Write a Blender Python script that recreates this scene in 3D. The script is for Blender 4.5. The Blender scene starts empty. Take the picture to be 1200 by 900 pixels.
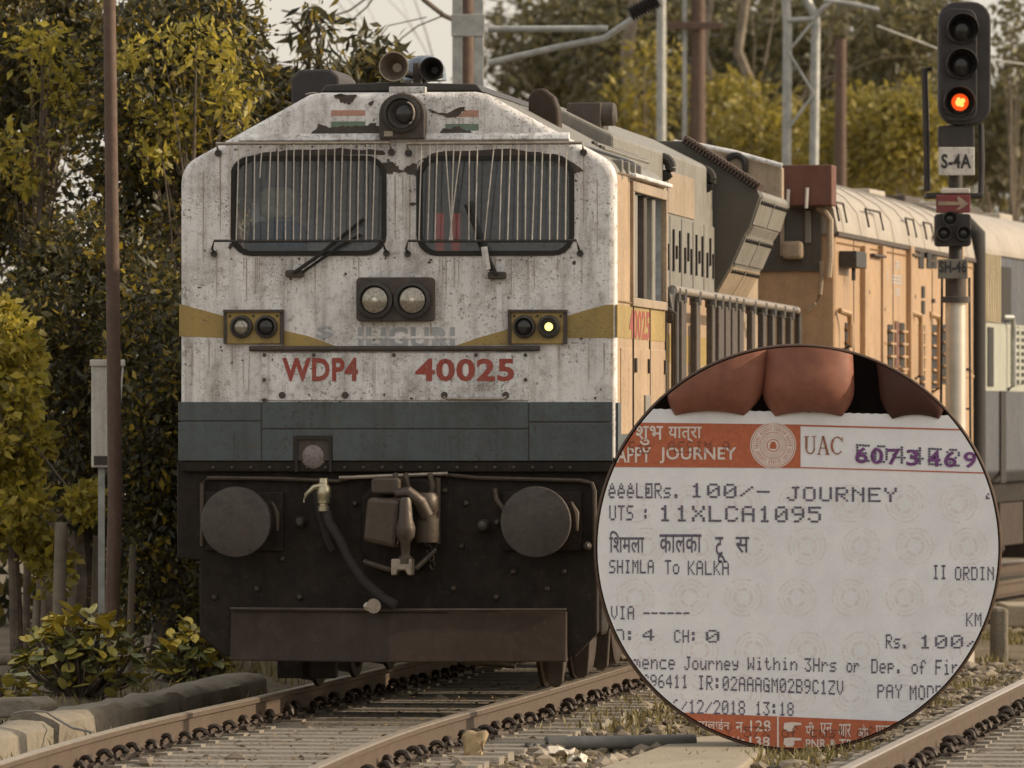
import bpy, bmesh, math, random
import numpy as np
from mathutils import Vector, Matrix, noise as mnoise

random.seed(7)
RNG = np.random.default_rng(11)
SC = bpy.context.scene
COL = SC.collection

# ---------------------------------------------------------------- camera, sky, sun, exposure
F, CX, HY, EYE = 8750.0, 600.0, 490.0, 1.86      # focal length and horizon in photo pixels, eye height in metres
cam_d = bpy.data.cameras.new('camera')
cam = bpy.data.objects.new('camera', cam_d)
COL.objects.link(cam)
SC.camera = cam
cam.location = (0, 0, EYE)
cam.rotation_euler = (math.radians(90) + math.atan(40 / F), 0, 0)
cam_d.sensor_width = 36.0
cam_d.lens = F / 1200 * 36.0
cam_d.clip_start = 0.5
cam_d.clip_end = 2000
cam_d.dof.use_dof = True
cam_d.dof.focus_distance = 50.5
cam_d.dof.aperture_fstop = 5.6

SUN_EL, SUN_AZ = 24.0, 2.0       # azimuth from +X towards +Y
W = bpy.data.worlds.new('World')
SC.world = W
W.use_nodes = True
nt = W.node_tree
bg = nt.nodes['Background']
sky = nt.nodes.new('ShaderNodeTexSky')
sky.sky_type = 'NISHITA'
sky.sun_disc = False
sky.sun_elevation = math.radians(SUN_EL)
sky.sun_rotation = math.radians(90 - SUN_AZ)
sky.air_density = 1.0
sky.dust_density = 4.0
sky.ozone_density = 0.6
mx = nt.nodes.new('ShaderNodeMix'); mx.data_type = 'RGBA'
mx.inputs[0].default_value = 0.68
nt.links.new(sky.outputs[0], mx.inputs[6])
mx.inputs[7].default_value = (5.15, 4.72, 4.08, 1)        # warm hazy veil over the whole sky
nt.links.new(mx.outputs[2], bg.inputs[0])
bg.inputs[1].default_value = 0.1
sd = bpy.data.lights.new('sun', 'SUN')
so = bpy.data.objects.new('sun', sd)
COL.objects.link(so)
sd.energy = 2.05
sd.angle = math.radians(1.0)
sd.color = (1.0, 0.83, 0.62)
e, a = math.radians(SUN_EL), math.radians(SUN_AZ)
so.rotation_euler = Vector((math.cos(e) * math.cos(a), math.cos(e) * math.sin(a), math.sin(e))).to_track_quat('Z', 'Y').to_euler()
vs = SC.view_settings
vs.view_transform = 'Standard'
vs.look = 'None'
vs.exposure = 0.98
vs.gamma = 1.0
SC.render.engine = 'CYCLES'
SC.cycles.use_denoising = True
SC.cycles.max_bounces = 6
SC.cycles.transparent_max_bounces = 12

# ---------------------------------------------------------------- helpers
def at(px, py, Z):
    return Vector(((px - CX) / F * Z, Z, EYE + (HY - py) / F * Z))

class Frame:
    """local frame: x to the right seen from the front, y backwards along the vehicle"""
    def __init__(s, ox, oy, th):
        s.ox, s.oy, s.c, s.s, s.th = ox, oy, math.cos(th), math.sin(th), th
    def side(s, lx, px, py):
        k = (px - CX) / F
        L = (k * (s.oy - lx * s.s) - s.ox - lx * s.c) / (s.s - k * s.c)
        Z = s.oy - lx * s.s + L * s.c
        return L, EYE + (HY - py) / F * Z
    def front(s, L, px, py):
        k = (px - CX) / F
        lx = (k * (s.oy + L * s.c) - s.ox - L * s.s) / (s.c + k * s.s)
        Z = s.oy - lx * s.s + L * s.c
        return lx, EYE + (HY - py) / F * Z

class MB:
    def __init__(s):
        s.v, s.f, s.m = [], [], []
    def add(s, vs_, fs, mi=0):
        n = len(s.v)
        s.v += [tuple(p) for p in vs_]
        s.f += [tuple(i + n for i in f) for f in fs]
        s.m += [mi] * len(fs)
        return s
    def box(s, x0, x1, y0, y1, z0, z1, mi=0):
        return s.add([(x0,y0,z0),(x1,y0,z0),(x1,y1,z0),(x0,y1,z0),(x0,y0,z1),(x1,y0,z1),(x1,y1,z1),(x0,y1,z1)],
                     [(0,3,2,1),(4,5,6,7),(0,1,5,4),(1,2,6,5),(2,3,7,6),(3,0,4,7)], mi)
    def prism(s, pts, y0, y1, mi=0):
        """polygon in x,z (counter-clockwise seen from -y) extruded along y"""
        n = len(pts)
        vs_ = [(p[0], y0, p[1]) for p in pts] + [(p[0], y1, p[1]) for p in pts]
        fs = [tuple(range(n)), tuple(reversed(range(n, 2 * n)))]
        fs += [(i, i + n, (i + 1) % n + n, (i + 1) % n) for i in range(n)]
        return s.add(vs_, fs, mi)
    def prism_x(s, pts, x0, x1, mi=0):
        """polygon in y,z extruded along x"""
        n = len(pts)
        vs_ = [(x0, p[0], p[1]) for p in pts] + [(x1, p[0], p[1]) for p in pts]
        fs = [tuple(range(n)), tuple(reversed(range(n, 2 * n)))]
        fs += [(i, i + n, (i + 1) % n + n, (i + 1) % n) for i in range(n)]
        return s.add(vs_, fs, mi)
    def tube(s, path, r, n=8, caps=True, mi=0):
        path = [Vector(p) for p in path]
        rs = r if isinstance(r, (list, tuple)) else [r] * len(path)
        vs_, fs = [], []
        for i, p in enumerate(path):
            d = (path[min(i + 1, len(path) - 1)] - path[max(i - 1, 0)])
            d = d.normalized() if d.length > 1e-9 else Vector((0, 0, 1))
            up = Vector((0, 0, 1)) if abs(d.z) < 0.9 else Vector((1, 0, 0))
            u = d.cross(up).normalized(); w = u.cross(d).normalized()
            for k in range(n):
                a_ = 2 * math.pi * k / n
                vs_.append(p + (u * math.cos(a_) + w * math.sin(a_)) * rs[i])
        for i in range(len(path) - 1):
            for k in range(n):
                k2 = (k + 1) % n
                fs.append((i * n + k, i * n + k2, (i + 1) * n + k2, (i + 1) * n + k))
        if caps:
            fs.append(tuple(reversed(range(n))))
            fs.append(tuple(range((len(path) - 1) * n, len(path) * n)))
        return s.add(vs_, fs, mi)
    def lathe(s, c, prof, n=24, axis='y', mi=0):
        """prof: list of (radius, offset along the axis)"""
        c = Vector(c); vs_, fs = [], []
        for (r, h) in prof:
            for k in range(n):
                a_ = 2 * math.pi * k / n
                q = (r * math.cos(a_), r * math.sin(a_))
                vs_.append(c + (Vector((q[0], h, q[1])) if axis == 'y' else Vector((h, q[0], q[1])) if axis == 'x' else Vector((q[0], q[1], h))))
        for i in range(len(prof) - 1):
            for k in range(n):
                k2 = (k + 1) % n
                fs.append((i * n + k, i * n + k2, (i + 1) * n + k2, (i + 1) * n + k))
        fs.append(tuple(reversed(range(n)))); fs.append(tuple(range((len(prof) - 1) * n, len(prof) * n)))
        return s.add(vs_, fs, mi)
    def mesh(s, name, mats):
        me = bpy.data.meshes.new(name)
        me.from_pydata(s.v, [], s.f)
        for m in (mats if isinstance(mats, (list, tuple)) else [mats]):
            me.materials.append(m)
        if any(s.m):
            me.polygons.foreach_set('material_index', s.m)
        bm = bmesh.new(); bm.from_mesh(me)
        bmesh.ops.recalc_face_normals(bm, faces=bm.faces)
        bm.to_mesh(me); bm.free()
        return me
    def build(s, name, mats, parent=None, smooth=False, bevel=0.0, loc=None, rotz=0.0):
        me = s.mesh(name, mats)
        if smooth:
            shade(me, smooth)
        o = bpy.data.objects.new(name, me)
        COL.objects.link(o)
        if parent: o.parent = parent
        if loc is not None: o.location = loc
        if rotz: o.rotation_euler.z = rotz
        if bevel:
            b = o.modifiers.new('edge', 'BEVEL'); b.width = bevel; b.segments = 2; b.limit_method = 'ANGLE'; b.angle_limit = math.radians(40)
        return o

def shade(me, ang):
    me.polygons.foreach_set('use_smooth', [True] * len(me.polygons))
    lim = math.radians(38 if ang is True else ang)
    bm = bmesh.new(); bm.from_mesh(me)
    for ed in bm.edges:
        if len(ed.link_faces) == 2 and ed.calc_face_angle(0) > lim:
            ed.smooth = False
    bm.to_mesh(me); bm.free()

def link(name, me, parent=None, loc=None, rot=None, scale=None):
    o = bpy.data.objects.new(name, me)
    COL.objects.link(o)
    if parent: o.parent = parent
    if loc is not None: o.location = loc
    if rot is not None: o.rotation_euler = rot
    if scale is not None: o.scale = scale
    return o
def tag(o, label=None, cat=None, group=None, kind=None):
    if label: o['label'] = label
    if cat: o['category'] = cat
    if group: o['group'] = group
    if kind: o['kind'] = kind
    return o
def thing(name, loc, rotz, label, cat, group=None):
    o = bpy.data.objects.new(name, None)
    COL.objects.link(o)
    o.location = loc; o.rotation_euler.z = rotz
    return tag(o, label, cat, group)

def boolean(o, cutters, op='DIFFERENCE'):
    """cut real openings and keep the evaluated mesh"""
    for c in cutters:
        c.parent = o.parent
        m = o.modifiers.new('cut', 'BOOLEAN'); m.object = c; m.operation = op; m.solver = 'EXACT'
    dg = bpy.context.evaluated_depsgraph_get()
    me = bpy.data.meshes.new_from_object(o.evaluated_get(dg))
    o.modifiers.clear()
    o.data = me
    for c in cutters:
        bpy.data.objects.remove(c)

def rrect(x0, x1, z0, z1, r, n=5):
    pts = []
    for cx_, cz_, a0 in ((x1 - r, z0 + r, -90), (x1 - r, z1 - r, 0), (x0 + r, z1 - r, 90), (x0 + r, z0 + r, 180)):
        for k in range(n + 1):
            a_ = math.radians(a0 + 90 * k / n)
            pts.append((cx_ + r * math.cos(a_), cz_ + r * math.sin(a_)))
    return pts

def text2d(s, bold=0.0):
    c = bpy.data.curves.new('lettering', 'FONT'); c.body = s; c.offset = bold; c.space_character = 1.0 + bold * 2.5; c.resolution_u = 3
    o = bpy.data.objects.new('lettering', c); COL.objects.link(o)
    dg = bpy.context.evaluated_depsgraph_get()
    me = o.evaluated_get(dg).to_mesh()
    v = [(p.co.x, p.co.y) for p in me.vertices]; f = [tuple(p.vertices) for p in me.polygons]
    o.evaluated_get(dg).to_mesh_clear()
    bpy.data.objects.remove(o); bpy.data.curves.remove(c)
    return v, f
def fit(v, x0, x1, z0, z1):
    xs = [p[0] for p in v]; zs = [p[1] for p in v]
    sx = (x1 - x0) / (max(xs) - min(xs)); sz = (z1 - z0) / (max(zs) - min(zs))
    return [(x0 + (p[0] - min(xs)) * sx, z0 + (p[1] - min(zs)) * sz) for p in v]

# ---------------------------------------------------------------- materials
def new_mat(name):
    m = bpy.data.materials.new(name); m.use_nodes = True
    return m, m.node_tree, m.node_tree.nodes['Principled BSDF']
def N(t, kind, **kw):
    n = t.nodes.new(kind)
    for k, v in kw.items(): setattr(n, k, v)
    return n
def ramp(t, src, stops):
    r = N(t, 'ShaderNodeValToRGB')
    el = r.color_ramp.elements
    while len(el) < len(stops): el.new(0.5)
    for i, (p, c) in enumerate(stops):
        el[i].position = p; el[i].color = c if len(c) == 4 else (*c, 1)
    t.links.new(src, r.inputs[0])
    return r.outputs[0]
def mixc(t, fac, a_, b_, blend='MIX'):
    m = N(t, 'ShaderNodeMix', data_type='RGBA', blend_type=blend)
    for sock, val in ((m.inputs[0], fac), (m.inputs[6], a_), (m.inputs[7], b_)):
        if isinstance(val, (int, float)): sock.default_value = val
        elif isinstance(val, tuple): sock.default_value = (*val, 1) if len(val) == 3 else val
        else: t.links.new(val, sock)
    return m.outputs[2]
def nz(t, vec, scale, detail=4, rough=0.6, dist=0.0):
    n = N(t, 'ShaderNodeTexNoise'); n.inputs['Scale'].default_value = scale; n.inputs['Detail'].default_value = detail
    n.inputs['Roughness'].default_value = rough; n.inputs['Distortion'].default_value = dist
    t.links.new(vec, n.inputs['Vector'])
    return n.outputs[0]
def coords(t, scale=(1, 1, 1), kind='Object'):
    tc = N(t, 'ShaderNodeTexCoord'); mp = N(t, 'ShaderNodeMapping'); mp.inputs['Scale'].default_value = scale
    t.links.new(tc.outputs[kind], mp.inputs[0])
    return mp.outputs[0]
BW = lambda x: (x, x, x)
def paint(name, base, dirt=(.10, .075, .05), grime=.5, streak=.4, chips=.5, rough=.5, metal=0.0, bump=.15, sc=1.0, vary=.12, wear=.35, spec=.5):
    """weathered painted metal: blotchy grime, rain streaks and small dark chips"""
    m, t, b = new_mat(name)
    v = coords(t)
    c = mixc(t, ramp(t, nz(t, v, 1.3 * sc, 3), [(.3, BW(0)), (.75, BW(1))]), tuple(x * (1 - vary) for x in base), tuple(min(1, x * (1 + vary)) for x in base))
    g = ramp(t, nz(t, v, 3.0 * sc, 10, .74), [(.49, BW(0)), (.74, BW(grime * .8))])
    c = mixc(t, g, c, dirt)
    g2 = ramp(t, nz(t, v, 17 * sc, 6, .7), [(.53, BW(0)), (.75, BW(grime * .6))])
    c = mixc(t, g2, c, dirt)
    s = ramp(t, nz(t, coords(t, (7 * sc, 7 * sc, .45)), 1.6, 6, .65), [(.48, BW(0)), (.76, BW(streak * .8))])
    c = mixc(t, s, c, tuple(x * .9 for x in dirt))
    hm_ = ramp(t, nz(t, v, 2.2 * sc, 5, .65), [(.43, BW(.06)), (.60, BW(1))])
    h = ramp(t, nz(t, v, 40 * sc, 3, .55), [(.60, BW(0)), (.63, BW(chips))])
    c = mixc(t, mixc(t, 1.0, h, hm_, 'MULTIPLY'), c, (.045, .034, .026))
    wn = nz(t, v, 8.5 * sc, 10, .78, .3)
    c = mixc(t, ramp(t, wn, [(.56, BW(0)), (.67, BW(wear * .75))]), c, tuple(.55 * x + .45 * y for x, y in zip(dirt, (.20, .115, .065))))
    c = mixc(t, ramp(t, wn, [(.655, BW(0)), (.68, BW(wear * .9))]), c, (.045, .034, .027))
    s2 = ramp(t, nz(t, coords(t, (26 * sc, 26 * sc, 1.1)), 1.5, 4, .7), [(.56, BW(0)), (.70, BW(streak))])
    s2m = ramp(t, nz(t, v, 1.7 * sc, 3), [(.45, BW(0)), (.6, BW(1))])
    c = mixc(t, mixc(t, 1.0, s2, s2m, 'MULTIPLY'), c, tuple(x * .7 for x in dirt))
    h2 = ramp(t, nz(t, v, 95 * sc, 2, .5), [(.555, BW(0)), (.62, BW(chips * .8))])
    h2m = ramp(t, nz(t, v, 3.1 * sc, 6, .65), [(.44, BW(.06)), (.66, BW(1))])
    c = mixc(t, mixc(t, 1.0, h2, h2m, 'MULTIPLY'), c, tuple(x * .55 for x in dirt))
    t.links.new(c, b.inputs['Base Color'])
    b.inputs['Metallic'].default_value = metal
    b.inputs['Specular IOR Level'].default_value = spec
    rr = ramp(t, nz(t, v, 7 * sc, 4), [(.3, BW(max(.1, rough - .12))), (.8, BW(min(1, rough + .25)))])
    t.links.new(rr, b.inputs['Roughness'])
    if bump:
        bp = N(t, 'ShaderNodeBump'); bp.inputs['Strength'].default_value = bump; bp.inputs['Distance'].default_value = .02
        t.links.new(nz(t, v, 11 * sc, 6, .6), bp.inputs['Height']); t.links.new(bp.outputs[0], b.inputs['Normal'])
    return m
def simple(name, col, rough=.6, metal=0.0, vary=.25, sc=20.0, bump=.0):
    m, t, b = new_mat(name)
    v = coords(t)
    c = mixc(t, ramp(t, nz(t, v, sc, 5), [(.3, BW(0)), (.7, BW(1))]), tuple(x * (1 - vary) for x in col), tuple(min(1, x * (1 + vary)) for x in col))
    t.links.new(c, b.inputs['Base Color'])
    b.inputs['Roughness'].default_value = rough; b.inputs['Metallic'].default_value = metal
    if bump:
        bp = N(t, 'ShaderNodeBump'); bp.inputs['Strength'].default_value = bump; bp.inputs['Distance'].default_value = .02
        t.links.new(nz(t, v, sc * 2, 6, .7), bp.inputs['Height']); t.links.new(bp.outputs[0], b.inputs['Normal'])
    return m
def emit(name, col, strength):
    m, t, b = new_mat(name)
    b.inputs['Base Color'].default_value = (*col, 1)
    b.inputs['Emission Color'].default_value = (*col, 1); b.inputs['Emission Strength'].default_value = strength
    return m
def glass(name, tint=(.93, .95, .97), dust=.10):
    m, t, b = new_mat(name)
    out = t.nodes['Material Output']
    tr = N(t, 'ShaderNodeBsdfTransparent'); tr.inputs[0].default_value = (*tint, 1)
    gl = N(t, 'ShaderNodeBsdfGlossy'); gl.inputs['Roughness'].default_value = .06
    fr = N(t, 'ShaderNodeFresnel'); fr.inputs[0].default_value = 1.5
    m1 = N(t, 'ShaderNodeMixShader'); t.links.new(fr.outputs[0], m1.inputs[0]); t.links.new(tr.outputs[0], m1.inputs[1]); t.links.new(gl.outputs[0], m1.inputs[2])
    df = N(t, 'ShaderNodeBsdfDiffuse'); df.inputs[0].default_value = (.30, .33, .37, 1)
    m2 = N(t, 'ShaderNodeMixShader')
    t.links.new(ramp(t, nz(t, coords(t, (3, 3, .7)), 2.0, 6, .7), [(.25, BW(dust * .5)), (.8, BW(dust * 2))]), m2.inputs[0])
    t.links.new(m1.outputs[0], m2.inputs[1]); t.links.new(df.outputs[0], m2.inputs[2])
    t.links.new(m2.outputs[0], out.inputs[0])
    return m
def leafmat(name, stops, trans=.35):
    m, t, b = new_mat(name)
    out = t.nodes['Material Output']
    gi = N(t, 'ShaderNodeNewGeometry')
    c = ramp(t, gi.outputs['Random Per Island'], stops)
    b.inputs['Roughness'].default_value = .5
    t.links.new(c, b.inputs['Base Color'])
    tl = N(t, 'ShaderNodeBsdfTranslucent'); t.links.new(c, tl.inputs[0])
    mi = N(t, 'ShaderNodeMixShader'); mi.inputs[0].default_value = trans
    t.links.new(b.outputs[0], mi.inputs[1]); t.links.new(tl.outputs[0], mi.inputs[2])
    t.links.new(mi.outputs[0], out.inputs[0])
    return m

M = {}
M['white'] = paint('weathered_white_paint', (.77, .75, .735), dirt=(.13, .095, .062), grime=.95, streak=.75, chips=.85, wear=.8)
M['white_dirty'] = paint('grimy_white_paint', (.74, .73, .725), grime=.95, streak=.6, chips=.85, sc=1.4, wear=1.0)
M['cream'] = paint('cream_side_paint', (.42, .295, .18), dirt=(.20, .13, .085), grime=.65, streak=.55, chips=.7, wear=.6)
M['skirt'] = paint('slate_blue_paint', (.075, .093, .099), dirt=(.04, .032, .025), grime=.8, streak=.6, chips=.7, rough=.55, wear=.7)
M['ochre'] = paint('ochre_band_paint', (.36, .25, .075), grime=.5, streak=.3, chips=.6)
M['chipped'] = paint('bare_flaked_metal', (.062, .05, .043), dirt=(.12, .09, .065), grime=.7, streak=.2, chips=.5, rough=.75, sc=3)
M['black'] = paint('sooty_black_steel', (.018, .0135, .0105), spec=.2, dirt=(.05, .034, .024), grime=.55, streak=.35, chips=.3, rough=.6, sc=1.6)
M['brown_plate'] = paint('rust_brown_plate', (.044, .030, .023), spec=.25, dirt=(.075, .055, .042), grime=.6, streak=.4, chips=.3, rough=.65)
M['dark_metal'] = simple('dark_metal', (.045, .04, .036), .5, .3)
M['rubber'] = simple('black_rubber', (.022, .019, .017), .8)
M['bar'] = simple('pale_grille_wire', (.47, .43, .38), .5, .2, sc=30)
M['steel'] = simple('bare_steel', (.32, .27, .22), .45, .7, sc=25)
M['brass'] = simple('worn_brass_valve', (.45, .40, .28), .35, .8, sc=30)
M['grease'] = paint('greasy_coupler_steel', (.085, .066, .05), dirt=(.04, .03, .025), grime=.8, streak=.2, chips=.4, rough=.5, metal=.4, sc=3)
M['buffer'] = paint('scuffed_buffer_face', (.075, .063, .056), wear=1.0, dirt=(.026, .02, .016), grime=1.0, streak=.2, chips=.5, rough=.5, metal=.3, sc=3)
M['lens'] = simple('clear_lamp_lens', (.34, .31, .26), .15, .6, sc=60, vary=.4)
M['lens_dark'] = simple('dark_lamp_lens', (.035, .033, .032), .1, .2)
M['lamp_yellow'] = emit('lit_marker_lamp', (1.0, .80, .22), 1.0)
M['lamp_amber'] = emit('lit_signal_lamp', (1.0, .09, .01), .42)
M['lamp_core'] = emit('signal_lamp_core', (1.0, .36, .08), 1.1)
M['bulb_glint'] = simple('headlight_bulb_glint', (.78, .74, .66), .2)  # pale bulb colour also paints the bright reflection at the lens centre
M['glass'] = glass('dusty_cab_glass')
M['interior'] = simple('cab_interior', (.26, .275, .30), .8)
M['red'] = simple('signal_red_paint', (.92, .11, .07), .6, sc=14)
M['letter_red'] = paint('red_lettering', (.30, .045, .028), dirt=(.30, .2, .17), grime=.5, streak=.2, chips=.3, bump=0, sc=3)
M['faded_letter'] = paint('faded_blue_lettering', (.32, .34, .36), dirt=(.55, .5, .47), grime=.9, streak=.5, chips=.3, bump=0, sc=4)
M['flag_orange'] = paint('faded_saffron', (.50, .27, .20), grime=.4, bump=0)
M['flag_green'] = paint('faded_green', (.15, .22, .17), grime=.4, bump=0)
M['hood_grey'] = paint('grey_green_hood', (.215, .205, .18), grime=.6, streak=.5, chips=.4)
M['hood_dark'] = paint('shade_dark_hood_paint', (.075, .068, .055), dirt=(.04, .034, .028), grime=.6, streak=.5, chips=.3)  # base darkened to paint in the shadow on the radiator bulkhead
M['hood_cream'] = paint('dusty_cream_hood', (.36, .275, .19), grime=.55, streak=.5, chips=.4)
M['rust_box'] = paint('red_oxide_panel', (.14, .05, .03), dirt=(.06, .035, .025), grime=.6, streak=.5, chips=.3, rough=.6)
M['rust_slat'] = simple('rust_grille', (.07, .045, .035), .8)
M['orange'] = paint('orange_coach_paint', (.43, .275, .15), dirt=(.22, .15, .10), grime=.75, streak=.6, chips=.3, sc=.8)
M['orange_end'] = paint('orange_end_wall', (.46, .29, .16), dirt=(.18, .12, .075), grime=.6, streak=.5, chips=.3)
M['coach_roof'] = paint('aluminium_roof_paint', (.38, .335, .275), dirt=(.25, .2, .15), grime=.6, streak=.3, chips=.2, sc=.8, rough=.5)
M['coach_grey'] = paint('dark_grey_coach', (.06, .067, .082), dirt=(.13, .11, .09), grime=.5, streak=.5, chips=.2)
M['coach_cream'] = paint('pale_green_band', (.36, .37, .31), dirt=(.3, .26, .2), grime=.5, streak=.5, chips=.2)
M['ribbed'] = paint('ribbed_tan_panel', (.40, .33, .21), grime=.4)
M['mast'] = simple('galvanised_mast', (.36, .36, .34), .55, .35, sc=8)
M['rust_pole'] = paint('rusty_pole', (.105, .062, .045), dirt=(.19, .14, .10), grime=.7, streak=.5, chips=.3, rough=.8, sc=3)
M['silver'] = simple('aluminium_post_paint', (.62, .56, .48), .38, .55, sc=6, vary=.1)
M['sig_black'] = simple('matt_black_signal', (.036, .031, .03), .65, sc=9)
M['plate_white'] = paint('white_sign_plate', (.66, .62, .56), grime=.4, chips=.3, bump=0)
M['plate_grey'] = paint('grimy_grey_plate', (.20, .18, .15), grime=.8, chips=.6, bump=0, sc=4)
M['maroon'] = paint('maroon_plate', (.20, .03, .035), grime=.4, chips=.3, bump=0)
M['ink'] = simple('black_sign_lettering', (.03, .027, .026), .6)
M['concrete'] = paint('weathered_concrete', (.23, .20, .155), dirt=(.10, .085, .055), grime=.75, streak=.25, chips=.4, rough=.9, bump=.6, sc=2.2)
M['concrete_pale'] = paint('pale_concrete', (.33, .285, .215), dirt=(.22, .17, .11), grime=.6, streak=.1, chips=.3, rough=.9, bump=.5, sc=2)
M['kerb_pale'] = paint('mossy_pale_concrete', (.22, .19, .135), dirt=(.09, .08, .045), grime=.85, streak=.3, chips=.4, rough=.9, bump=.6, sc=2.4)
M['sleeper'] = paint('dusty_sleeper', (.25, .22, .18), dirt=(.14, .115, .088), grime=.7, streak=.1, chips=.5, rough=.9, bump=.6, sc=3)
M['railside'] = paint('rusty_rail', (.10, .070, .048), dirt=(.068, .052, .040), grime=.6, streak=.1, chips=.3, rough=.75, metal=.15, sc=3)
M['railtop'] = simple('worn_rail_head', (.50, .42, .33), .36, .7, sc=12)
M['clip'] = simple('spring_clip_iron', (.06, .045, .035), .6, .4)
M['pipe_grey'] = simple('grey_pipe', (.17, .16, .145), .6, sc=6)
M['paper'] = simple('litter_paper', (.62, .56, .46), .9, vary=.15)
M['card'] = simple('dried_card', (.44, .33, .19), .9, vary=.2)
M['stone'] = simple('ballast_stone', (.21, .175, .13), .95, vary=.5, sc=1.7)
M['trunk'] = simple('tree_bark', (.13, .10, .075), .95, vary=.4, sc=9, bump=.5)
M['trunk_pale'] = simple('pale_bark', (.20, .165, .125), .95, vary=.3, sc=7, bump=.4)
M['leaf_dark'] = leafmat('dense_tree_leaf', [(0, (.034, .034, .018)), (.42, (.064, .060, .027)), (.76, (.12, .102, .036)), (.88, (.25, .185, .03)), (1, (.40, .28, .03))])
M['leaf_gold'] = leafmat('golden_leaf', [(0, (.16, .145, .03)), (.5, (.36, .30, .05)), (1, (.56, .44, .06))], .45)
M['leaf_far'] = leafmat('distant_leaf', [(0, (.095, .087, .045)), (.6, (.145, .13, .062)), (1, (.22, .19, .075))], .3)  # leaf colours lightened to paint in distance haze
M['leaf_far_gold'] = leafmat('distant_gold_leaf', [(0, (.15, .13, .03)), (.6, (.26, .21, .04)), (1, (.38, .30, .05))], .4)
M['leaf_plant'] = leafmat('broad_plant_leaf', [(0, (.10, .11, .045)), (.5, (.19, .17, .045)), (1, (.34, .255, .04))], .35)
M['grass'] = leafmat('dry_grass', [(0, (.12, .105, .035)), (.6, (.20, .165, .06)), (1, (.33, .26, .11))], .3)

# ---------------------------------------------------------------- ground, tracks
CL = [(28, -2.45), (36, -2.15), (40, -1.92), (45, -1.46), (50, -.80), (57, .09), (65, 1.10), (71, 2.02), (78, 3.28), (90, 5.75), (110, 10.6)]
def centre(z):
    """smooth centreline of the loco's track: x for a given depth"""
    for i in range(len(CL) - 1):
        if CL[i][0] <= z <= CL[i + 1][0] or i == len(CL) - 2:
            p0, p1, p2, p3 = CL[max(i - 1, 0)], CL[i], CL[i + 1], CL[min(i + 2, len(CL) - 1)]
            m1 = (p2[1] - p0[1]) / max(p2[0] - p0[0], 1e-6); m2 = (p3[1] - p1[1]) / max(p3[0] - p1[0], 1e-6)
            h = p2[0] - p1[0]; t = (z - p1[0]) / h
            return (2*t**3-3*t**2+1)*p1[1] + (t**3-2*t**2+t)*h*m1 + (-2*t**3+3*t**2)*p2[1] + (t**3-t**2)*h*m2
def centre2(z):
    x1 = 1.88 + (z - 40.2) * .14
    return x1 + .84 + max(0, z - 53) ** 2 * .004

def gheight(x, y):
    h = -.285 + .035 * mnoise.noise((x * .9, y * .35, 0)) + .02 * mnoise.noise((x * 3.1, y * 1.7, 4))
    if 25 < y < 130:
        for c_ in (centre(y), centre2(y)):
            d = abs(x - c_)
            h = max(h, -.236 - max(0, d - 1.45) * .12 + .012 * mnoise.noise((x * 6, y * 4, 1))) if d < 2.0 else h
        k = min(1, max(0, (centre(y) - 1.75 - x) / 1.2)) if y < 70 else min(1, max(0, (centre(y) - 2.6 - x) / 2))
        h += k * .12
    return h
gx = np.concatenate([[-600, -250, -120, -60, -30, -15], np.linspace(-9, 9, 121), [15, 30, 60, 120, 250, 600]])
gy = np.concatenate([[-300, -50, 0, 15, 25], np.linspace(32, 84, 170), [95, 110, 130, 170, 260, 400, 900]])
gv = [(x, y, gheight(float(x), float(y))) for y in gy for x in gx]
nx = len(gx)
gf = [(j * nx + i, j * nx + i + 1, (j + 1) * nx + i + 1, (j + 1) * nx + i) for j in range(len(gy) - 1) for i in range(nx - 1)]
m, t, b = new_mat('dry_soil')
v = coords(t)
c = mixc(t, ramp(t, nz(t, v, .9, 6), [(.38, BW(0)), (.62, BW(1))]), (.19, .15, .10), (.115, .095, .055))
c = mixc(t, ramp(t, nz(t, v, 9, 8, .75), [(.42, BW(0)), (.7, BW(.8))]), c, (.29, .235, .165))
c = mixc(t, ramp(t, nz(t, v, 26, 5, .7), [(.55, BW(0)), (.7, BW(.7))]), c, (.06, .05, .038))
t.links.new(c, b.inputs['Base Color']); b.inputs['Roughness'].default_value = 1
bp = N(t, 'ShaderNodeBump'); bp.inputs['Strength'].default_value = .9; bp.inputs['Distance'].default_value = .05
t.links.new(nz(t, v, 14, 8, .75), bp.inputs['Height']); t.links.new(bp.outputs[0], b.inputs['Normal'])
me = bpy.data.meshes.new('ground'); me.from_pydata(gv, [], gf); me.materials.append(m); shade(me, 180)
tag(link('ground', me), kind='structure')

RAILP = [(-.07, -.172), (.07, -.172), (.07, -.158), (.012, -.142), (.012, -.045), (.036, -.034), (.036, -.006), (.028, 0), (-.028, 0), (-.036, -.006), (-.036, -.034), (-.012, -.045), (-.012, -.142), (-.07, -.158)]
def rail_mesh(off, cfun, z0, z1, step=.8):
    mb = MB(); n = len(RAILP); zs = np.arange(z0, z1 + step, step)
    for z in zs:
        x = cfun(z); d = Vector((cfun(z + .05) - x, .05, 0)).normalized(); r = Vector((d.y, -d.x, 0))
        p = Vector((x, z, 0)) + r * off
        mb.v += [tuple(p + r * q[0] + Vector((0, 0, q[1]))) for q in RAILP]
    for j in range(len(zs) - 1):
        for i in range(n):
            i2 = (i + 1) % n
            mb.f.append((j * n + i, j * n + i2, (j + 1) * n + i2, (j + 1) * n + i)); mb.m.append(1 if i in (6, 7, 8) else 0)
    return mb
slm = MB()
slm.prism_x([(-.155, -.2), (.155, -.2), (.145, -.03), (.12, 0), (-.12, 0), (-.145, -.03)], -1.36, 1.36)
for sgn in (-1, 1):
    slm.box(sgn * .84 - .17, sgn * .84 + .17, -.09, .09, 0.0, .016)
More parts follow.
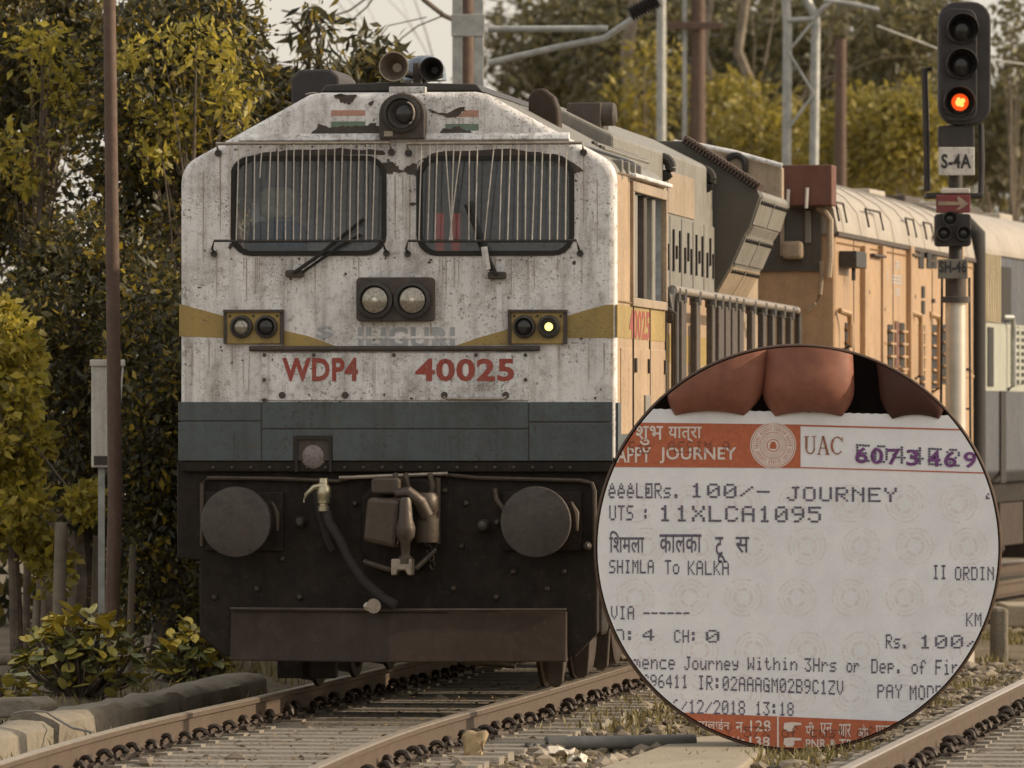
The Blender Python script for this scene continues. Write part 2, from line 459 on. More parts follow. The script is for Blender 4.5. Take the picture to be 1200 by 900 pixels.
SLEEPER = slm.mesh('sleeper', M['sleeper'])
ck = MB()
pth = [(.038 * math.cos(a_), -.05 + .0055 * k, .034 + .038 * math.sin(a_)) for k, a_ in enumerate(np.linspace(-2.2, 6.2, 20))]
ck.tube(pth, .019, 6)
ck.box(-.05, .05, -.045, .045, -.012, .012)
CLIP = ck.mesh('rail_clip', M['clip']); shade(CLIP, 50)
def build_track(label, cfun, z0, z1, s0, s1, clipz, step):
    tr = thing('railway_track', (0, 0, 0), 0, label, 'railway track')
    for sgn in (-1, 1):
        o = rail_mesh(sgn * .874, cfun, z0, z1).build('rail', [M['railside'], M['railtop']], tr, smooth=25)
    z = s0
    while z < s1:
        x = cfun(z); th = math.atan2(cfun(z + .1) - x, .1)
        sl = link('sleeper', SLEEPER, tr, (x + random.uniform(-.03, .03), z, -.172 - .016 + random.uniform(-.006, .004)), (0, 0, -th + random.uniform(-.012, .012)))
        if z < clipz:
            for sgn in (-1, 1):
                for q in (-1, 1):
                    link('rail_clip', CLIP, sl, (sgn * .874 + q * .092, 0, .022), (0, random.uniform(-.15, .15), random.uniform(-.5, .5) + (math.pi if q < 0 else 0)), (random.uniform(.85, 1.1), random.uniform(.9, 1.4), random.uniform(.85, 1.1)))
        z += step
    return tr
build_track('railway track with rusty rails that the locomotive stands on', centre, 30, 112, 33, 63, 60, .56)
build_track('empty railway track at the lower right corner beside the signal', centre2, 30, 100, 33, 70, 56, .56)

# ballast stones
ico = bmesh.new(); bmesh.ops.create_icosphere(ico, subdivisions=1, radius=1)
iv = np.array([v_.co[:] for v_ in ico.verts]); ifc = np.array([[v_.index for v_ in f.verts] for f in ico.faces]); ico.free()
def stones(name, spots, smin, smax, mat, label):
    vv, ff = [], []
    for k, (x, y) in enumerate(spots):
        s = RNG.uniform(smin, smax) * (1 if RNG.random() > .06 else 1.9)
        q = iv * (1 + RNG.uniform(-.28, .28, (len(iv), 1))) * np.array([s * RNG.uniform(.8, 1.3), s * RNG.uniform(.8, 1.3), s * RNG.uniform(.5, .85)])
        a_ = RNG.uniform(0, 6.28); ca, sa = math.cos(a_), math.sin(a_)
        q = np.stack([q[:, 0] * ca - q[:, 1] * sa + x, q[:, 0] * sa + q[:, 1] * ca + y, q[:, 2] + gheight(x, y) + s * .25], 1)
        vv.append(q); ff.append(ifc + k * len(iv))
    me = bpy.data.meshes.new(name); me.from_pydata(np.concatenate(vv).tolist(), [], np.concatenate(ff).tolist())
    me.materials.append(mat)
    return tag(link(name, me), label, 'gravel', kind='stuff')
m, t, b = new_mat('mixed_ballast')
gi = N(t, 'ShaderNodeNewGeometry')
t.links.new(ramp(t, gi.outputs['Random Per Island'], [(0, (.07, .058, .045)), (.4, (.16, .13, .095)), (.8, (.25, .205, .15)), (1, (.36, .31, .25))]), b.inputs['Base Color'])
b.inputs['Roughness'].default_value = .95
sp = []
while len(sp) < 8500:
    y = 38 + 27 * RNG.random() ** 1.3
    x = RNG.uniform(-.068 * y - .3, .068 * y + .5)
    d1, d2 = abs(x - centre(y)), abs(x - centre2(y))
    if x < centre(y) - 1.5: continue
    p = .25
    if d1 < 1.4: p = .10
    if d2 < 1.4: p = .25
    if min(abs(d1 - .874), abs(d2 - .874)) < .12: continue
    if y > 51 and d1 < 1.5: p = .15
    if mnoise.noise((x * .8, y * .5, 9)) < -.05 and d1 > 1.4 and d2 > 1.4: p *= .35
    if RNG.random() < p: sp.append((x, y))
stones('gravel', sp, .018, .042, m, 'loose grey brown ballast stones strewn around the tracks')
sp = [(RNG.uniform(5.0, 8.5), RNG.uniform(63, 80)) for _ in range(1500)]
stones('gravel', sp, .03, .07, m, 'coarse ballast stones on the bank beside the grey coach')

# grass tufts
def grass_mesh(name, tufts, label):
    vv, ff = [], []
    for (x, y, r, n, h) in tufts:
        for _ in range(n):
            bx, by = x + RNG.normal(0, r), y + RNG.normal(0, r * 2.2)
            gz = gheight(bx, by); hh = h * RNG.uniform(.4, 1.2); a_ = RNG.uniform(0, 6.28); w = .005 + .006 * RNG.random()
            lx, ly = RNG.normal(0, .4) * hh, RNG.normal(0, .4) * hh
            k = len(vv)
            vv += [(bx - w * math.cos(a_), by - w * math.sin(a_), gz - .01), (bx + w * math.cos(a_), by + w * math.sin(a_), gz - .01),
                   (bx + lx * .4 + w * .7 * math.cos(a_), by + ly * .4 + w * .7 * math.sin(a_), gz + hh * .6), (bx + lx * .4 - w * .7 * math.cos(a_), by + ly * .4 - w * .7 * math.sin(a_), gz + hh * .6), (bx + lx, by + ly, gz + hh)]
            ff += [(k, k + 1, k + 2, k + 3), (k + 3, k + 2, k + 4)]
    me = bpy.data.meshes.new(name); me.from_pydata(vv, [], ff); me.materials.append(M['grass'])
    return tag(link(name, me), label, 'grass', kind='stuff')
tufts = []
for px, py, n in ((690, 842, 60), (700, 850, 70), (735, 830, 60), (760, 845, 80), (790, 835, 70), (720, 860, 60), (780, 815, 50), (915, 888, 110), (940, 893, 110), (960, 886, 80), (1000, 878, 60), (1165, 745, 90), (1185, 740, 120), (1195, 752, 120), (1150, 775, 60), (1130, 800, 60), (1080, 828, 60), (830, 858, 40), (660, 862, 30), (870, 868, 40)):
    Z = F * (EYE + .25) / (py - HY)
    tufts.append(((px - CX) / F * Z, Z, .16, n, .09))
for _ in range(60):
    y = RNG.uniform(39, 66); x = RNG.uniform(centre(y) + 1.35, centre2(y) - 1.1)
    tufts.append((x, y, .10, 14, .07))
for _ in range(70):
    y = RNG.uniform(42, 66); x = centre(y) - RNG.uniform(1.7, 3.2)
    tufts.append((x, y, .14, 22, .11))
grass_mesh('grass', tufts, 'dry yellow green grass tufts scattered beside the tracks')

lv, lf_ = [], []
for _ in range(2600):
    y = RNG.uniform(39, 58); x = centre(y) + RNG.normal(0, 1.1) if RNG.random() < .7 else RNG.uniform(-.068 * y, .068 * y)
    if abs(abs(x - centre(y)) - .874) < .08: continue
    d1 = abs(x - centre(y)); z = (-.178 if d1 < 1.3 and RNG.random() < .5 else gheight(x, y) + .012)
    s_ = RNG.uniform(.012, .035); a_ = RNG.uniform(0, 6.28); k = len(lv)
    ux, uy = math.cos(a_) * s_, math.sin(a_) * s_
    lv += [(x - ux, y - uy, z), (x + uy * .5, y - ux * .5, z + RNG.uniform(0, .018)), (x + ux, y + uy, z + RNG.uniform(0, .012)), (x - uy * .5, y + ux * .5, z + RNG.uniform(0, .018))]
    lf_.append((k, k + 1, k + 2, k + 3))
me = bpy.data.meshes.new('fallen_leaves'); me.from_pydata(lv, [], lf_)
me.materials.append(leafmat('dry_fallen_leaf', [(0, (.06, .04, .022)), (.5, (.17, .115, .055)), (1, (.34, .25, .13))], .15))
tag(link('fallen_leaves', me), 'dry brown leaves and chaff scattered over the sleepers', 'leaves', kind='stuff')

# kerb along the left of the track
def slab(name, pts_lr, z0, z1, mat, parent=None, seed=1.0, step=.25):
    """long low cast slab following a line, its edges worn uneven"""
    mb = MB()
    L = [Vector(p) for p in pts_lr]
    n = 0; rows = []
    for i in range(len(L) - 1):
        k = max(1, int((L[i + 1] - L[i]).length / step))
        for j in range(k + (1 if i == len(L) - 2 else 0)):
            rows.append(L[i].lerp(L[i + 1], j / k))
    for i, p in enumerate(rows):
        d = (rows[min(i + 1, len(rows) - 1)] - rows[max(i - 1, 0)]).normalized(); r = Vector((d.y, -d.x, 0))
        w = .17
        j = lambda q: .045 * mnoise.noise((p.x * 3 + q, p.y * 3, seed))
        for (o_, h) in ((-w, z0), (-w + .01, z1 - .03), (-w + .05 + j(0), z1 + j(2)), (0, z1 + .01 + j(7)), (w - .05 + j(1), z1 + j(3)), (w + j(4), z1 - .04), (w + j(5), z0)):
            q = p + r * o_; mb.v.append((q.x, q.y, h))
    k = 7
    for i in range(len(rows) - 1):
        for q in range(k - 1):
            mb.f.append((i * k + q, i * k + q + 1, (i + 1) * k + q + 1, (i + 1) * k + q)); mb.m.append(0)
    mb.f += [tuple(range(k)), tuple(range((len(rows) - 1) * k, len(rows) * k))]; mb.m += [0, 0]
    return mb.build(name, mat, parent, smooth=50)
kb = thing('concrete_kerb', (0, 0, 0), 0, 'long low mossy concrete kerb beside the rail left of the locomotive', 'kerb')
slab('kerb_stone', [(-3.10, 48.2, 0), (-2.55, 52.0, 0), (-2.02, 56.6, 0)], -.33, -.075, M['concrete'], kb, 1)
slab('kerb_stone', [(-3.62, 44.2, 0), (-3.13, 48.1, 0)], -.33, -.10, M['concrete'], kb, 5)
br = MB(); br.prism([(-.36, -.05), (.36, -.05), (.37, .05), (.30, .09), (-.28, .07), (-.36, .03)], -.16, .16)
o = br.build('broken_slab', M['concrete'], None, bevel=.02, loc=(-3.45, 50.2, -.10), rotz=-.35)
tag(o, 'broken grey concrete slab lying behind the kerb under the broad leaves', 'concrete slab')

# concrete path, pipe and litter between the tracks
def gz_at(py, z): return F * (EYE - z) / (py - HY)
cp = []
for px, py in ((690, 905), (800, 868), (880, 862), (905, 872), (860, 905)):
    Z = gz_at(py, -.235); cp.append(((px - CX) / F * Z, Z))
mb = MB(); n = len(cp)
mb.add([(x, y, -.31) for x, y in cp] + [(x, y, -.228 + .012 * i) for i, (x, y) in zip((0, 1, 1, 0, 0), cp)], [tuple(range(n, 2 * n)), tuple(reversed(range(n)))] + [(i, (i + 1) % n, (i + 1) % n + n, i + n) for i in range(n)])
tag(mb.build('path', M['concrete_pale'], None, bevel=.015), kind='structure')
Z = gz_at(876, -.23)
p0, p1 = Vector(((640 - CX) / F * Z, Z, -.205)), Vector(((815 - CX) / F * Z, Z + .4, -.205))
tag(MB().tube([p0, p0.lerp(p1, .5), p1], .045, 14).build('drain_pipe', M['pipe_grey'], None, smooth=True), 'grey pipe lying across the gravel in front of the round board', 'pipe')
def crumple(name, px, py, w, h, mat, label, cat, Zz=None, seed=0, stand=False):
    Z = Zz or gz_at(py, -.22); x = (px - CX) / F * Z
    mb = MB(); nn = 6
    for j in range(nn + 1):
        for i in range(nn + 1):
            u, v_ = i / nn - .5, j / nn - .5
            q = mnoise.noise((u * 3 + seed, v_ * 3, seed)); q2 = mnoise.noise((u * 5, v_ * 5 + seed, 3))
            if stand: mb.v.append((u * w * (1 + .5 * q), .03 * q2, (v_ + .5) * h + .02 * q))
            else: mb.v.append((u * w * (1 + .4 * q), v_ * w * 2.0 * (1 + .3 * q2), h * (.5 + q)))
    for j in range(nn):
        for i in range(nn):
            if stand and (i + j * 7 + seed) % 17 == 3 and (i in (0, nn - 1)): continue
            mb.f.append((j * (nn + 1) + i, j * (nn + 1) + i + 1, (j + 1) * (nn + 1) + i + 1, (j + 1) * (nn + 1) + i)); mb.m.append(0)
    o = mb.build(name, mat, None, smooth=30, loc=(x, Z, gheight(x, Z) + (.02 if not stand else .0)))
    s = o.modifiers.new('thick', 'SOLIDIFY'); s.thickness = .006
    return tag(o, label, cat)
crumple('crumpled_paper', 655, 884, .17, .06, M['paper'], 'crumpled white paper litter beside the sleeper ends', 'litter', seed=2)
crumple('crumpled_paper', 676, 890, .12, .06, M['paper'], 'small dirty white wrapper lying by the grey pipe', 'litter', seed=5)
crumple('plastic_bag', 632, 880, .15, .05, M['rubber'], 'crumpled black plastic bag beside the sleeper ends', 'litter', seed=9)
crumple('crumpled_paper', 172, 840, .20, .05, M['paper'], 'white paper scrap between the kerb and the left rail', 'litter', seed=12, Zz=49.0)
crumple('cardboard_scrap', 556, 868, .14, .19, M['card'], 'torn tan cardboard scrap standing against the right rail', 'litter', Zz=45.6, seed=3, stand=True)
# concrete block by the grey coach
blk = thing('concrete_platform_edge', (0, 0, 0), 0, 'pale concrete slab on a rough pillar beside the grey coach', 'concrete block')
a0, a1 = at(1178, 705, 66), at(1290, 735, 66)
MB().box(a0.x, a1.x, 66, 67.2, a1.z, a0.z - .03).build('slab', M['concrete_pale'], blk, bevel=.02)
a0, a1 = at(1164, 712, 65.8), at(1178, 765, 65.8)
MB().box(a0.x, a1.x + .02, 65.7, 66.3, -.32, a0.z).build('pillar', M['concrete'], blk, bevel=.03)

# ---------------------------------------------------------------- the locomotive
LF = Frame(-.766, 50.0, math.asin(.1236))
loco = thing('diesel_locomotive', (LF.ox, LF.oy, 0), -LF.th, 'white and cream diesel locomotive with blue skirt and barred windscreens', 'locomotive')
def ff(px, py, L=0.0): return LF.front(L, px, py)
def sd_(px, py, lx=1.47): return LF.side(lx, px, py)

# cab hull with a rounded front edge, real window openings and a hollow inside
def outline(k=0.0):
    w, top = 1.475 - k, 4.045 - k
    pts = [(-w, 1.575 + k), (w, 1.575 + k)]
    sh = 3.565 - k * .6
    a0, a1 = Vector((w - .015, sh)), Vector((.56 - k * .2, top))
    d = (a1 - a0).normalized()
    for t_ in np.linspace(0, 1, 6):       # rounded shoulder
        q0 = Vector((w, sh - .12)); q1 = Vector((w - .005, sh)); q2 = a0 + d * .11
        pts.append(tuple(q0 * (1 - t_) ** 2 + q1 * 2 * t_ * (1 - t_) + q2 * t_ ** 2))
    pts += [(.60 - k * .2, top - .014), (.52 - k * .2, top)]
    pts += [(-x, z) for x, z in reversed(pts[2:])]
    return pts
mb = MB(); rings = [(0.0, .055), (.006, .034), (.022, .014), (.05, 0.0), (3.2, 0.0)]
n = len(outline())
for y, k in rings: mb.v += [(x, y, z) for x, z in outline(k)]
mb.f.append(tuple(range(n))); mb.m.append(0)
for j in range(len(rings) - 1):
    for i in range(n):
        i2 = (i + 1) % n
        mb.f.append((j * n + i, (j + 1) * n + i, (j + 1) * n + i2, j * n + i2))
        zz = (outline()[i][1] + outline()[i2][1]) / 2
        mb.m.append(0 if j < len(rings) - 2 else (2 if zz > 3.5 else 1))
mb.f.append(tuple(reversed(range((len(rings) - 1) * n, len(rings) * n)))); mb.m.append(1)
cab = mb.build('cab_shell', [M['white'], M['cream'], M['hood_grey'], M['interior']], loco)
cutters = []
WIN = []
for x0, x1 in ((272, 451), (490, 671)):
    a0, a1 = ff(x0, 298), ff(x1, 184)
    WIN.append((a0[0], a1[0], a0[1], a1[1]))
    cutters.append(MB().prism(rrect(a0[0], a1[0], a0[1], a1[1], .13), -.2, .4).build('cutter', M['interior']))
s0, s1 = sd_(739, 350), sd_(781, 224)
SWIN = (.92, 3.02, 2.68, 3.40)
for q0, q1 in ((1.2, 1.7), (-1.7, -1.2)):
    cutters.append(MB().prism_x([(SWIN[0], SWIN[2]), (SWIN[1], SWIN[2]), (SWIN[1], SWIN[3]), (SWIN[0], SWIN[3])], q0, q1).build('cutter', M['interior']))
inner = MB().prism([(x * .95, 1.62 + (z - 1.575) * .965) for x, z in outline(.03)], .06, 3.12)
cutters.append(inner.build('cutter', M['interior']))
boolean(cab, cutters)
shade(cab.data, 30)
# windscreens
for i, (x0, x1, z0, z1) in enumerate(WIN):
    ws = MB().prism(rrect(x0 + .005, x1 - .005, z0 + .005, z1 - .005, .125), .03, .038).build('windscreen', M['glass'], loco)
    fr = MB(); po, pi_ = rrect(x0 - .012, x1 + .012, z0 - .012, z1 + .012, .14), rrect(x0 + .022, x1 - .022, z0 + .022, z1 - .022, .11)
    k = len(po)
    fr.v = [(x, -.012, z) for x, z in po] + [(x, -.012, z) for x, z in pi_] + [(x, .036, z) for x, z in pi_] + [(x, .01, z) for x, z in po]
    for q in range(k):
        q2 = (q + 1) % k
        fr.f += [(q, q2, k + q2, k + q), (k + q, k + q2, 2 * k + q2, 2 * k + q), (q, 3 * k + q, 3 * k + q2, q2)]; fr.m += [0, 0, 0]
    fr.build('gasket', M['rubber'], ws)
# interior seen through the glass
sx, sz = ff(312, 236)
st = thing('driver_seat', (0, 0, 0), 0, 'cab seat with pale headrest and blue back behind the windscreen facing viewer left', 'seat')
st.parent = None
st.location = (LF.ox, LF.oy, 0); st.rotation_euler.z = -LF.th
MB().prism(rrect(sx - .12, sx + .13, sz - .10, sz + .11, .06), .42, .54).build('headrest', simple('pale_headrest', (.55, .50, .36), .9), st, bevel=.03)
MB().prism(rrect(sx - .2, sx + .2, 2.1, sz - .12, .1), .44, .58).build('backrest', simple('blue_seat_back', (.06, .10, .17), .9), st, bevel=.03)
MB().box(sx - .22, sx + .22, .30, .80, 1.95, 2.1).build('seat', M['interior'], st, bevel=.03)
MB().box(sx - .06, sx + .06, .5, .62, 1.66, 1.95).build('pedestal', M['dark_metal'], st)
for px in (514, 533):
    x, z0 = ff(px, 300); _, z1 = ff(px, 251)
    o = MB().box(x - .032, x + .032, .045, .058, 2.965, z1 + .01).build('red_board', M['red'], None, bevel=.005, loc=(LF.ox, LF.oy, 0), rotz=-LF.th)
    tag(o, 'red upright board behind the windscreen, ' + ('nearer the middle pillar' if px == 514 else 'farther from the middle pillar'), 'board', 'red boards behind the windscreen')
MB().box(-1.30, 1.30, .10, .38, 2.40, 2.55).build('driver_desk', M['interior'], loco, bevel=.03)
# window grilles: top and bottom rods and thin upright bars
for wi, (xa, xb, b0, b1) in enumerate(((256, 459, 251, 453), (479, 684, 478, 680))):
    x0, zt = ff(xa, 169); x1, zb = ff(xb, 282)
    x2, x3 = ff(b0, 282)[0], ff(b1, 282)[0]
    g = MB().tube([(x0, .0, zt - .05), (x0, -.10, zt), (x1, -.10, zt), (x1, .0, zt - .05)], .011, 8).build('grille_rod', M['steel'], loco, smooth=True)
    g2 = MB().tube([(x2, .0, zb - .075), (x2, -.09, zb - .055), (x2 + .015, -.10, zb), (x3 - .015, -.10, zb), (x3, -.09, zb - .055), (x3, .0, zb - .075)], .009, 8).build('grille_rod', M['dark_metal'], loco, smooth=True)
    for q in (x2, x3):
        MB().lathe((q, -.012, zb - .085), [(.022, -.012), (.022, .02)], 10).build('bolt', M['dark_metal'], g2)
    for q in (x0, x1):
        MB().lathe((q, -.012, zt - .06), [(.024, -.01), (.024, .02)], 10).build('bolt', M['dark_metal'], g)
    nb = 19
    for i in range(nb):
        xx = x0 + .10 + (x1 - x0 - .20) * i / (nb - 1)
        bt = xx + random.uniform(-.004, .004); bb = xx - .012 + random.uniform(-.008, .008); zl = zb
        if wi == 0 and i == 4: zl = zb + .42
        if wi == 1 and i == 3: bb += .05
        if wi == 1 and i == 5: bb -= .07
        if wi == 1 and i == 8: continue
        if wi == 1 and i == 9: bb -= .05
        MB().tube([(bt, -.104, zt), ((bt + bb) / 2 + random.uniform(-.003, .003), -.104, (zt + zl) / 2), (bb, -.104, zl)], .0046, 6).build('grille_bar', M['bar'], g, smooth=True)
# drip ledge over the windscreens
x0, z0 = ff(280, 165); x1, _ = ff(668, 165)
MB().prism_x([(-.045, z0), (.0, z0 - .02), (.0, z0 + .05), (-.03, z0 + .025)], x0, x1).build('drip_ledge', M['white_dirty'], loco, bevel=.008)
# flaked paint patches on the fascia
def blob(pts, name='paint_flake', y=-.004, jit=.010, mat='chipped', sub=6):
    P = [ff(*p) for p in pts]; out = []
    for i in range(len(P)):
        p, q = P[i], P[(i + 1) % len(P)]
        for k in range(sub):
            t_ = k / sub
            out.append((p[0] + (q[0] - p[0]) * t_ + random.uniform(-jit, jit), p[1] + (q[1] - p[1]) * t_ + random.uniform(-jit, jit)))
    return MB().prism(out, y, y + .012).build(name, M[mat], loco)
blob([(362, 161), (374, 146), (392, 149), (412, 148), (440, 145), (452, 150), (452, 161)])
blob([(508, 161), (520, 151), (537, 148), (553, 154), (556, 161)])
blob([(501, 117), (509, 113), (520, 121), (533, 120), (538, 113), (546, 119), (543, 130), (531, 137), (518, 135), (505, 130)], mat='white_dirty')
blob([(503, 128), (520, 133), (545, 124), (543, 131), (529, 138), (507, 133)], y=-.006)
blob([(391, 111), (421, 111), (411, 121), (400, 120)])
blob([(431, 120), (438, 118), (437, 124)], sub=2)
blob([(270, 197), (300, 180), (340, 176), (400, 174), (450, 176), (451, 181), (300, 186)], jit=.006, y=-.003)
blob([(489, 190), (510, 178), (600, 174), (660, 182), (684, 200), (672, 204), (640, 183), (520, 183)], jit=.006, y=-.003)
blob([(449, 192), (462, 190), (470, 200), (480, 194), (491, 190), (489, 206), (479, 203), (462, 202), (450, 206)])
# rust chips, scabs and runs of dirt on the white front
M['dirt_run'] = paint('brown_dirt_run', (.40, .345, .29), dirt=(.20, .15, .11), grime=.8, streak=.4, chips=.4, bump=0, sc=4)
def scabs(name, mat, items, y):
    mb = MB()
    for (px, py, w, h, n) in items:
        x, z = ff(px, py); P = []
        for k in range(n):
            q = 2 * math.pi * k / n; rr = random.uniform(.55, 1.15); P.append((x + w * rr * math.cos(q), z + h * rr * math.sin(q)))
        mb.prism(P, y, y + .006)
    o = mb.build(name, mat, loco); o['kind'] = 'stuff'
    return o
it = []
for _ in range(150):
    k = random.random()
    if k < .25: px, py = random.choice((272, 451, 490, 671)) + random.gauss(0, 6), random.uniform(178, 310)
    elif k < .5: px, py = random.uniform(270, 672), random.choice((303, 176, 168)) + random.gauss(0, 4)
    elif k < .75: px, py = random.uniform(215, 715), random.choice((405, 466, 415, 322)) + random.gauss(0, 6)
    else: px, py = random.uniform(215, 715), random.uniform(195, 465)
    if (275 < px < 448 or 494 < px < 668) and 187 < py < 296: continue
    r = random.uniform(.003, .009) * (2.2 if random.random() < .1 else 1)
    it.append((px, py, r * random.uniform(.7, 1.5), r * random.uniform(.7, 1.5), 7))
scabs('rust_chips', M['chipped'], [q for q in it if q[1] < 411], -.0035)
scabs('rust_chips', M['chipped'], [q for q in it if q[1] >= 414], -.0165)
mb = MB()
for px, py, L_, w in [(random.uniform(280, 445), 302, random.uniform(.06, .3), .008) for _ in range(11)] + [(random.uniform(495, 665), 302, random.uniform(.06, .3), .008) for _ in range(11)] + [(425, 379, .12, .012), (505, 379, .1, .012), (462, 379, .14, .01), (272, 405, .2, .01), (322, 405, .16, .008), (605, 405, .2, .009), (655, 405, .15, .01), (430, 200, .35, .012), (463, 206, .5, .014), (472, 206, .35, .009), (480, 206, .55, .012), (258, 180, .5, .009), (254, 292, .3, .008), (682, 292, .35, .008), (684, 182, .45, .01), (238, 200, .7, .01), (700, 210, .6, .01), (225, 402, .3, .009), (245, 402, .25, .007), (690, 402, .35, .009), (708, 402, .28, .008)]:
    x, z = ff(px, py); w *= random.uniform(.5, 1.1); L_ *= random.uniform(.7, 1.1)
    mb.prism([(x - w * .1, z - L_), (x + w * .25, z - L_ * .9), (x + w * .6, z - L_ * .4), (x + w * .5, z), (x - w * .5, z), (x - w * .45, z - L_ * .5)], -.0018, .004)
mb.build('dirt_runs', M['dirt_run'], loco)['kind'] = 'stuff'
# faded tricolour stickers
for xa, xb, ya, yb in ((388, 428, 129, 149), (522, 561, 129, 153)):
    for k, mt in enumerate(('flag_orange', 'white', 'flag_green')):
        a0 = ff(xa, ya + (yb - ya) * (k + 1) / 3); a1 = ff(xb, ya + (yb - ya) * k / 3)
        MB().prism([(a0[0], a0[1]), (a1[0], a0[1]), (a1[0], a1[1]), (a0[0], a1[1])], -.0025, .01).build('flag_stripe', M[mt], loco)
# centre headlamp housing on the fascia
hx, hz = ff(473, 134)
hs = MB(); arch = [(hx - .155, hz - .17), (hx + .155, hz - .17)] + [(hx + .155 * math.cos(q), hz + .0 + .14 * math.sin(q)) for q in np.linspace(0, math.pi, 14)]
hl = hs.prism(arch, -.09, .02).build('headlamp_housing', M['chipped'], loco, bevel=.012)
MB().lathe((hx, -.09, hz), [(.125, 0), (.125, -.03), (.105, -.035), (.095, -.005), (.04, .01)], 28).build('lamp_ring', M['dark_metal'], hl, smooth=True)
MB().lathe((hx + .02, -.10, hz), [(.065, 0), (.055, -.012), (.03, -.02)], 24).build('lens', M['lens_dark'], hl, smooth=True)
MB().tube([(hx + .04 + .05 * math.cos(q), -.135, hz + .075 * math.sin(q)) for q in np.linspace(-1.2, 1.5, 9)], .008, 6).build('lens_rim', M['steel'], hl, smooth=True)
MB().box(hx - .12, hx - .06, -.096, -.08, hz - .15, hz - .115).build('plate', M['steel'], hl)
# twin headlights
a0, a1 = ff(419, 377), ff(510, 325)
th_ = MB().prism(rrect(a0[0], a1[0], a0[1], a1[1], .03), -.07, .02).build('twin_headlight', M['chipped'], loco, bevel=.008)
for px in (441, 485):
    x, z = ff(px, 352)
    MB().lathe((x, -.07, z), [(.125, 0), (.122, -.03), (.10, -.035), (.092, -.006), (.09, .0)], 30).build('lamp_ring', M['dark_metal'], th_, smooth=True)
    MB().lathe((x, -.072, z), [(.091, 0), (.085, -.012), (.055, -.022), (.03, -.026)], 28).build('lens', M['lens'], th_, smooth=True)
    MB().lathe((x, -.094, z), [(.019, 0), (.016, -.012), (.006, -.02)], 14).build('bulb', M['bulb_glint'], th_, smooth=True)
# marker light boxes
for (xa, xb, lamps) in ((265, 331, ((284, 'lens'), (313, 'lens_dark'))), (598, 663, ((615, 'lens_dark'), (644, 'lamp_yellow')))):
    a0, a1 = ff(xa, 403), ff(xb, 365)
    mk = MB().box(a0[0], a1[0], -.035, .01, a0[1], a1[1]).build('marker_light', M['ochre'], loco, bevel=.006)
    MB().box(a0[0] - .012, a1[0] + .012, -.055, .0, a1[1] - .006, a1[1] + .012).build('hood_strip', M['chipped'], mk)
    MB().box(a0[0] - .012, a0[0] + .012, -.04, .0, a0[1], a1[1] - .008).build('edge_strip', M['chipped'], mk)
    MB().box(a1[0] - .012, a1[0] + .012, -.04, .0, a0[1], a1[1] - .008).build('edge_strip', M['chipped'], mk)
    for px, mt in lamps:
        x, z = ff(px, 383)
        MB().lathe((x, -.035, z), [(.078, 0), (.075, -.03), (.06, -.035), (.055, -.01)], 24).build('lamp_ring', M['dark_metal'], mk, smooth=True)
        MB().lathe((x, -.046, z), [(.055 if mt != 'lamp_yellow' else .028, 0), (.04 if mt != 'lamp_yellow' else .02, -.014), (.015, -.02)], 20).build('lens', M[mt], mk, smooth=True)
        if mt == 'lamp_yellow':
            MB().lathe((x, -.042, z), [(.055, 0), (.045, -.003)], 20).build('reflector', M['lens_dark'], mk)
    for qx in (a0[0] + .03, (a0[0] + a1[0]) / 2, a1[0] - .03):
        MB().lathe((qx, -.036, a1[1] - .03), [(.009, 0), (.007, -.008)], 8).build('bolt', M['dark_metal'], mk)
# ochre wave band
for pts in ([(210, 356), (265, 371), (265, 396), (210, 394)], [(331, 387), (362, 394), (395, 406), (331, 406)],
            [(534, 405), (560, 396), (598, 385), (598, 404)], [(663, 371), (688, 363), (711, 357), (719, 357), (719, 396), (663, 396)]):
    P = [ff(*p) for p in pts]
    MB().prism(list(reversed(P)), -.003, .01).build('ochre_band', M['ochre'], loco)
# nose hatch, hinge, bolts, grab rail
a0, a1 = ff(307, 470), ff(620, 413)
nh = MB().box(a0[0], a1[0], -.014, .01, a0[1] + .004, a1[1]).build('nose_hatch', M['white_dirty'], loco, bevel=.005)
b0, b1 = ff(293, 412), ff(633, 405)
MB().tube([(b0[0], -.022, (b0[1] + b1[1]) / 2), (b1[0], -.022, (b0[1] + b1[1]) / 2)], .019, 10).build('hinge', M['chipped'], nh, smooth=True)
for px, py in ((310, 416), (368, 416), (462, 416), (558, 416), (616, 416), (310, 445), (616, 445), (331, 463), (405, 463), (521, 463), (593, 463)):
    x, z = ff(px, py)
    big = py == 463
    MB().lathe((x, -.014, z), [(.024 if big else .013, 0), (.02 if big else .01, -.02)], 10).build('bolt', M['chipped'], nh)
x0, z0 = ff(521, 465); x1, _ = ff(593, 465)
MB().tube([(x0, -.03, z0), (x0 + .02, -.06, z0 - .015), (x1 - .02, -.06, z0 - .015), (x1, -.03, z0)], .009, 8).build('grab_rail', M['steel'], nh, smooth=True)
# blue skirt in panels with seams
a0, a1 = ff(211, 539.5), ff(716, 471.5)
MB().box(a0[0], a1[0], -.006, .012, a0[1], a1[1]).build('skirt_backing', M['chipped'], loco)
for xa, xb, ya, yb in ((209, 306, 471, 493), (209, 306, 494.5, 540), (307.5, 619, 471, 502), (307.5, 344, 503.5, 540), (390, 619, 503.5, 540), (344, 390, 503.5, 511), (620.5, 718, 471, 494), (620.5, 718, 495.5, 540)):
    a0, a1 = ff(xa, yb), ff(xb, ya)
    MB().box(a0[0], a1[0], -.012, .01, a0[1], a1[1]).build('skirt_panel', M['skirt'], loco, bevel=.004)
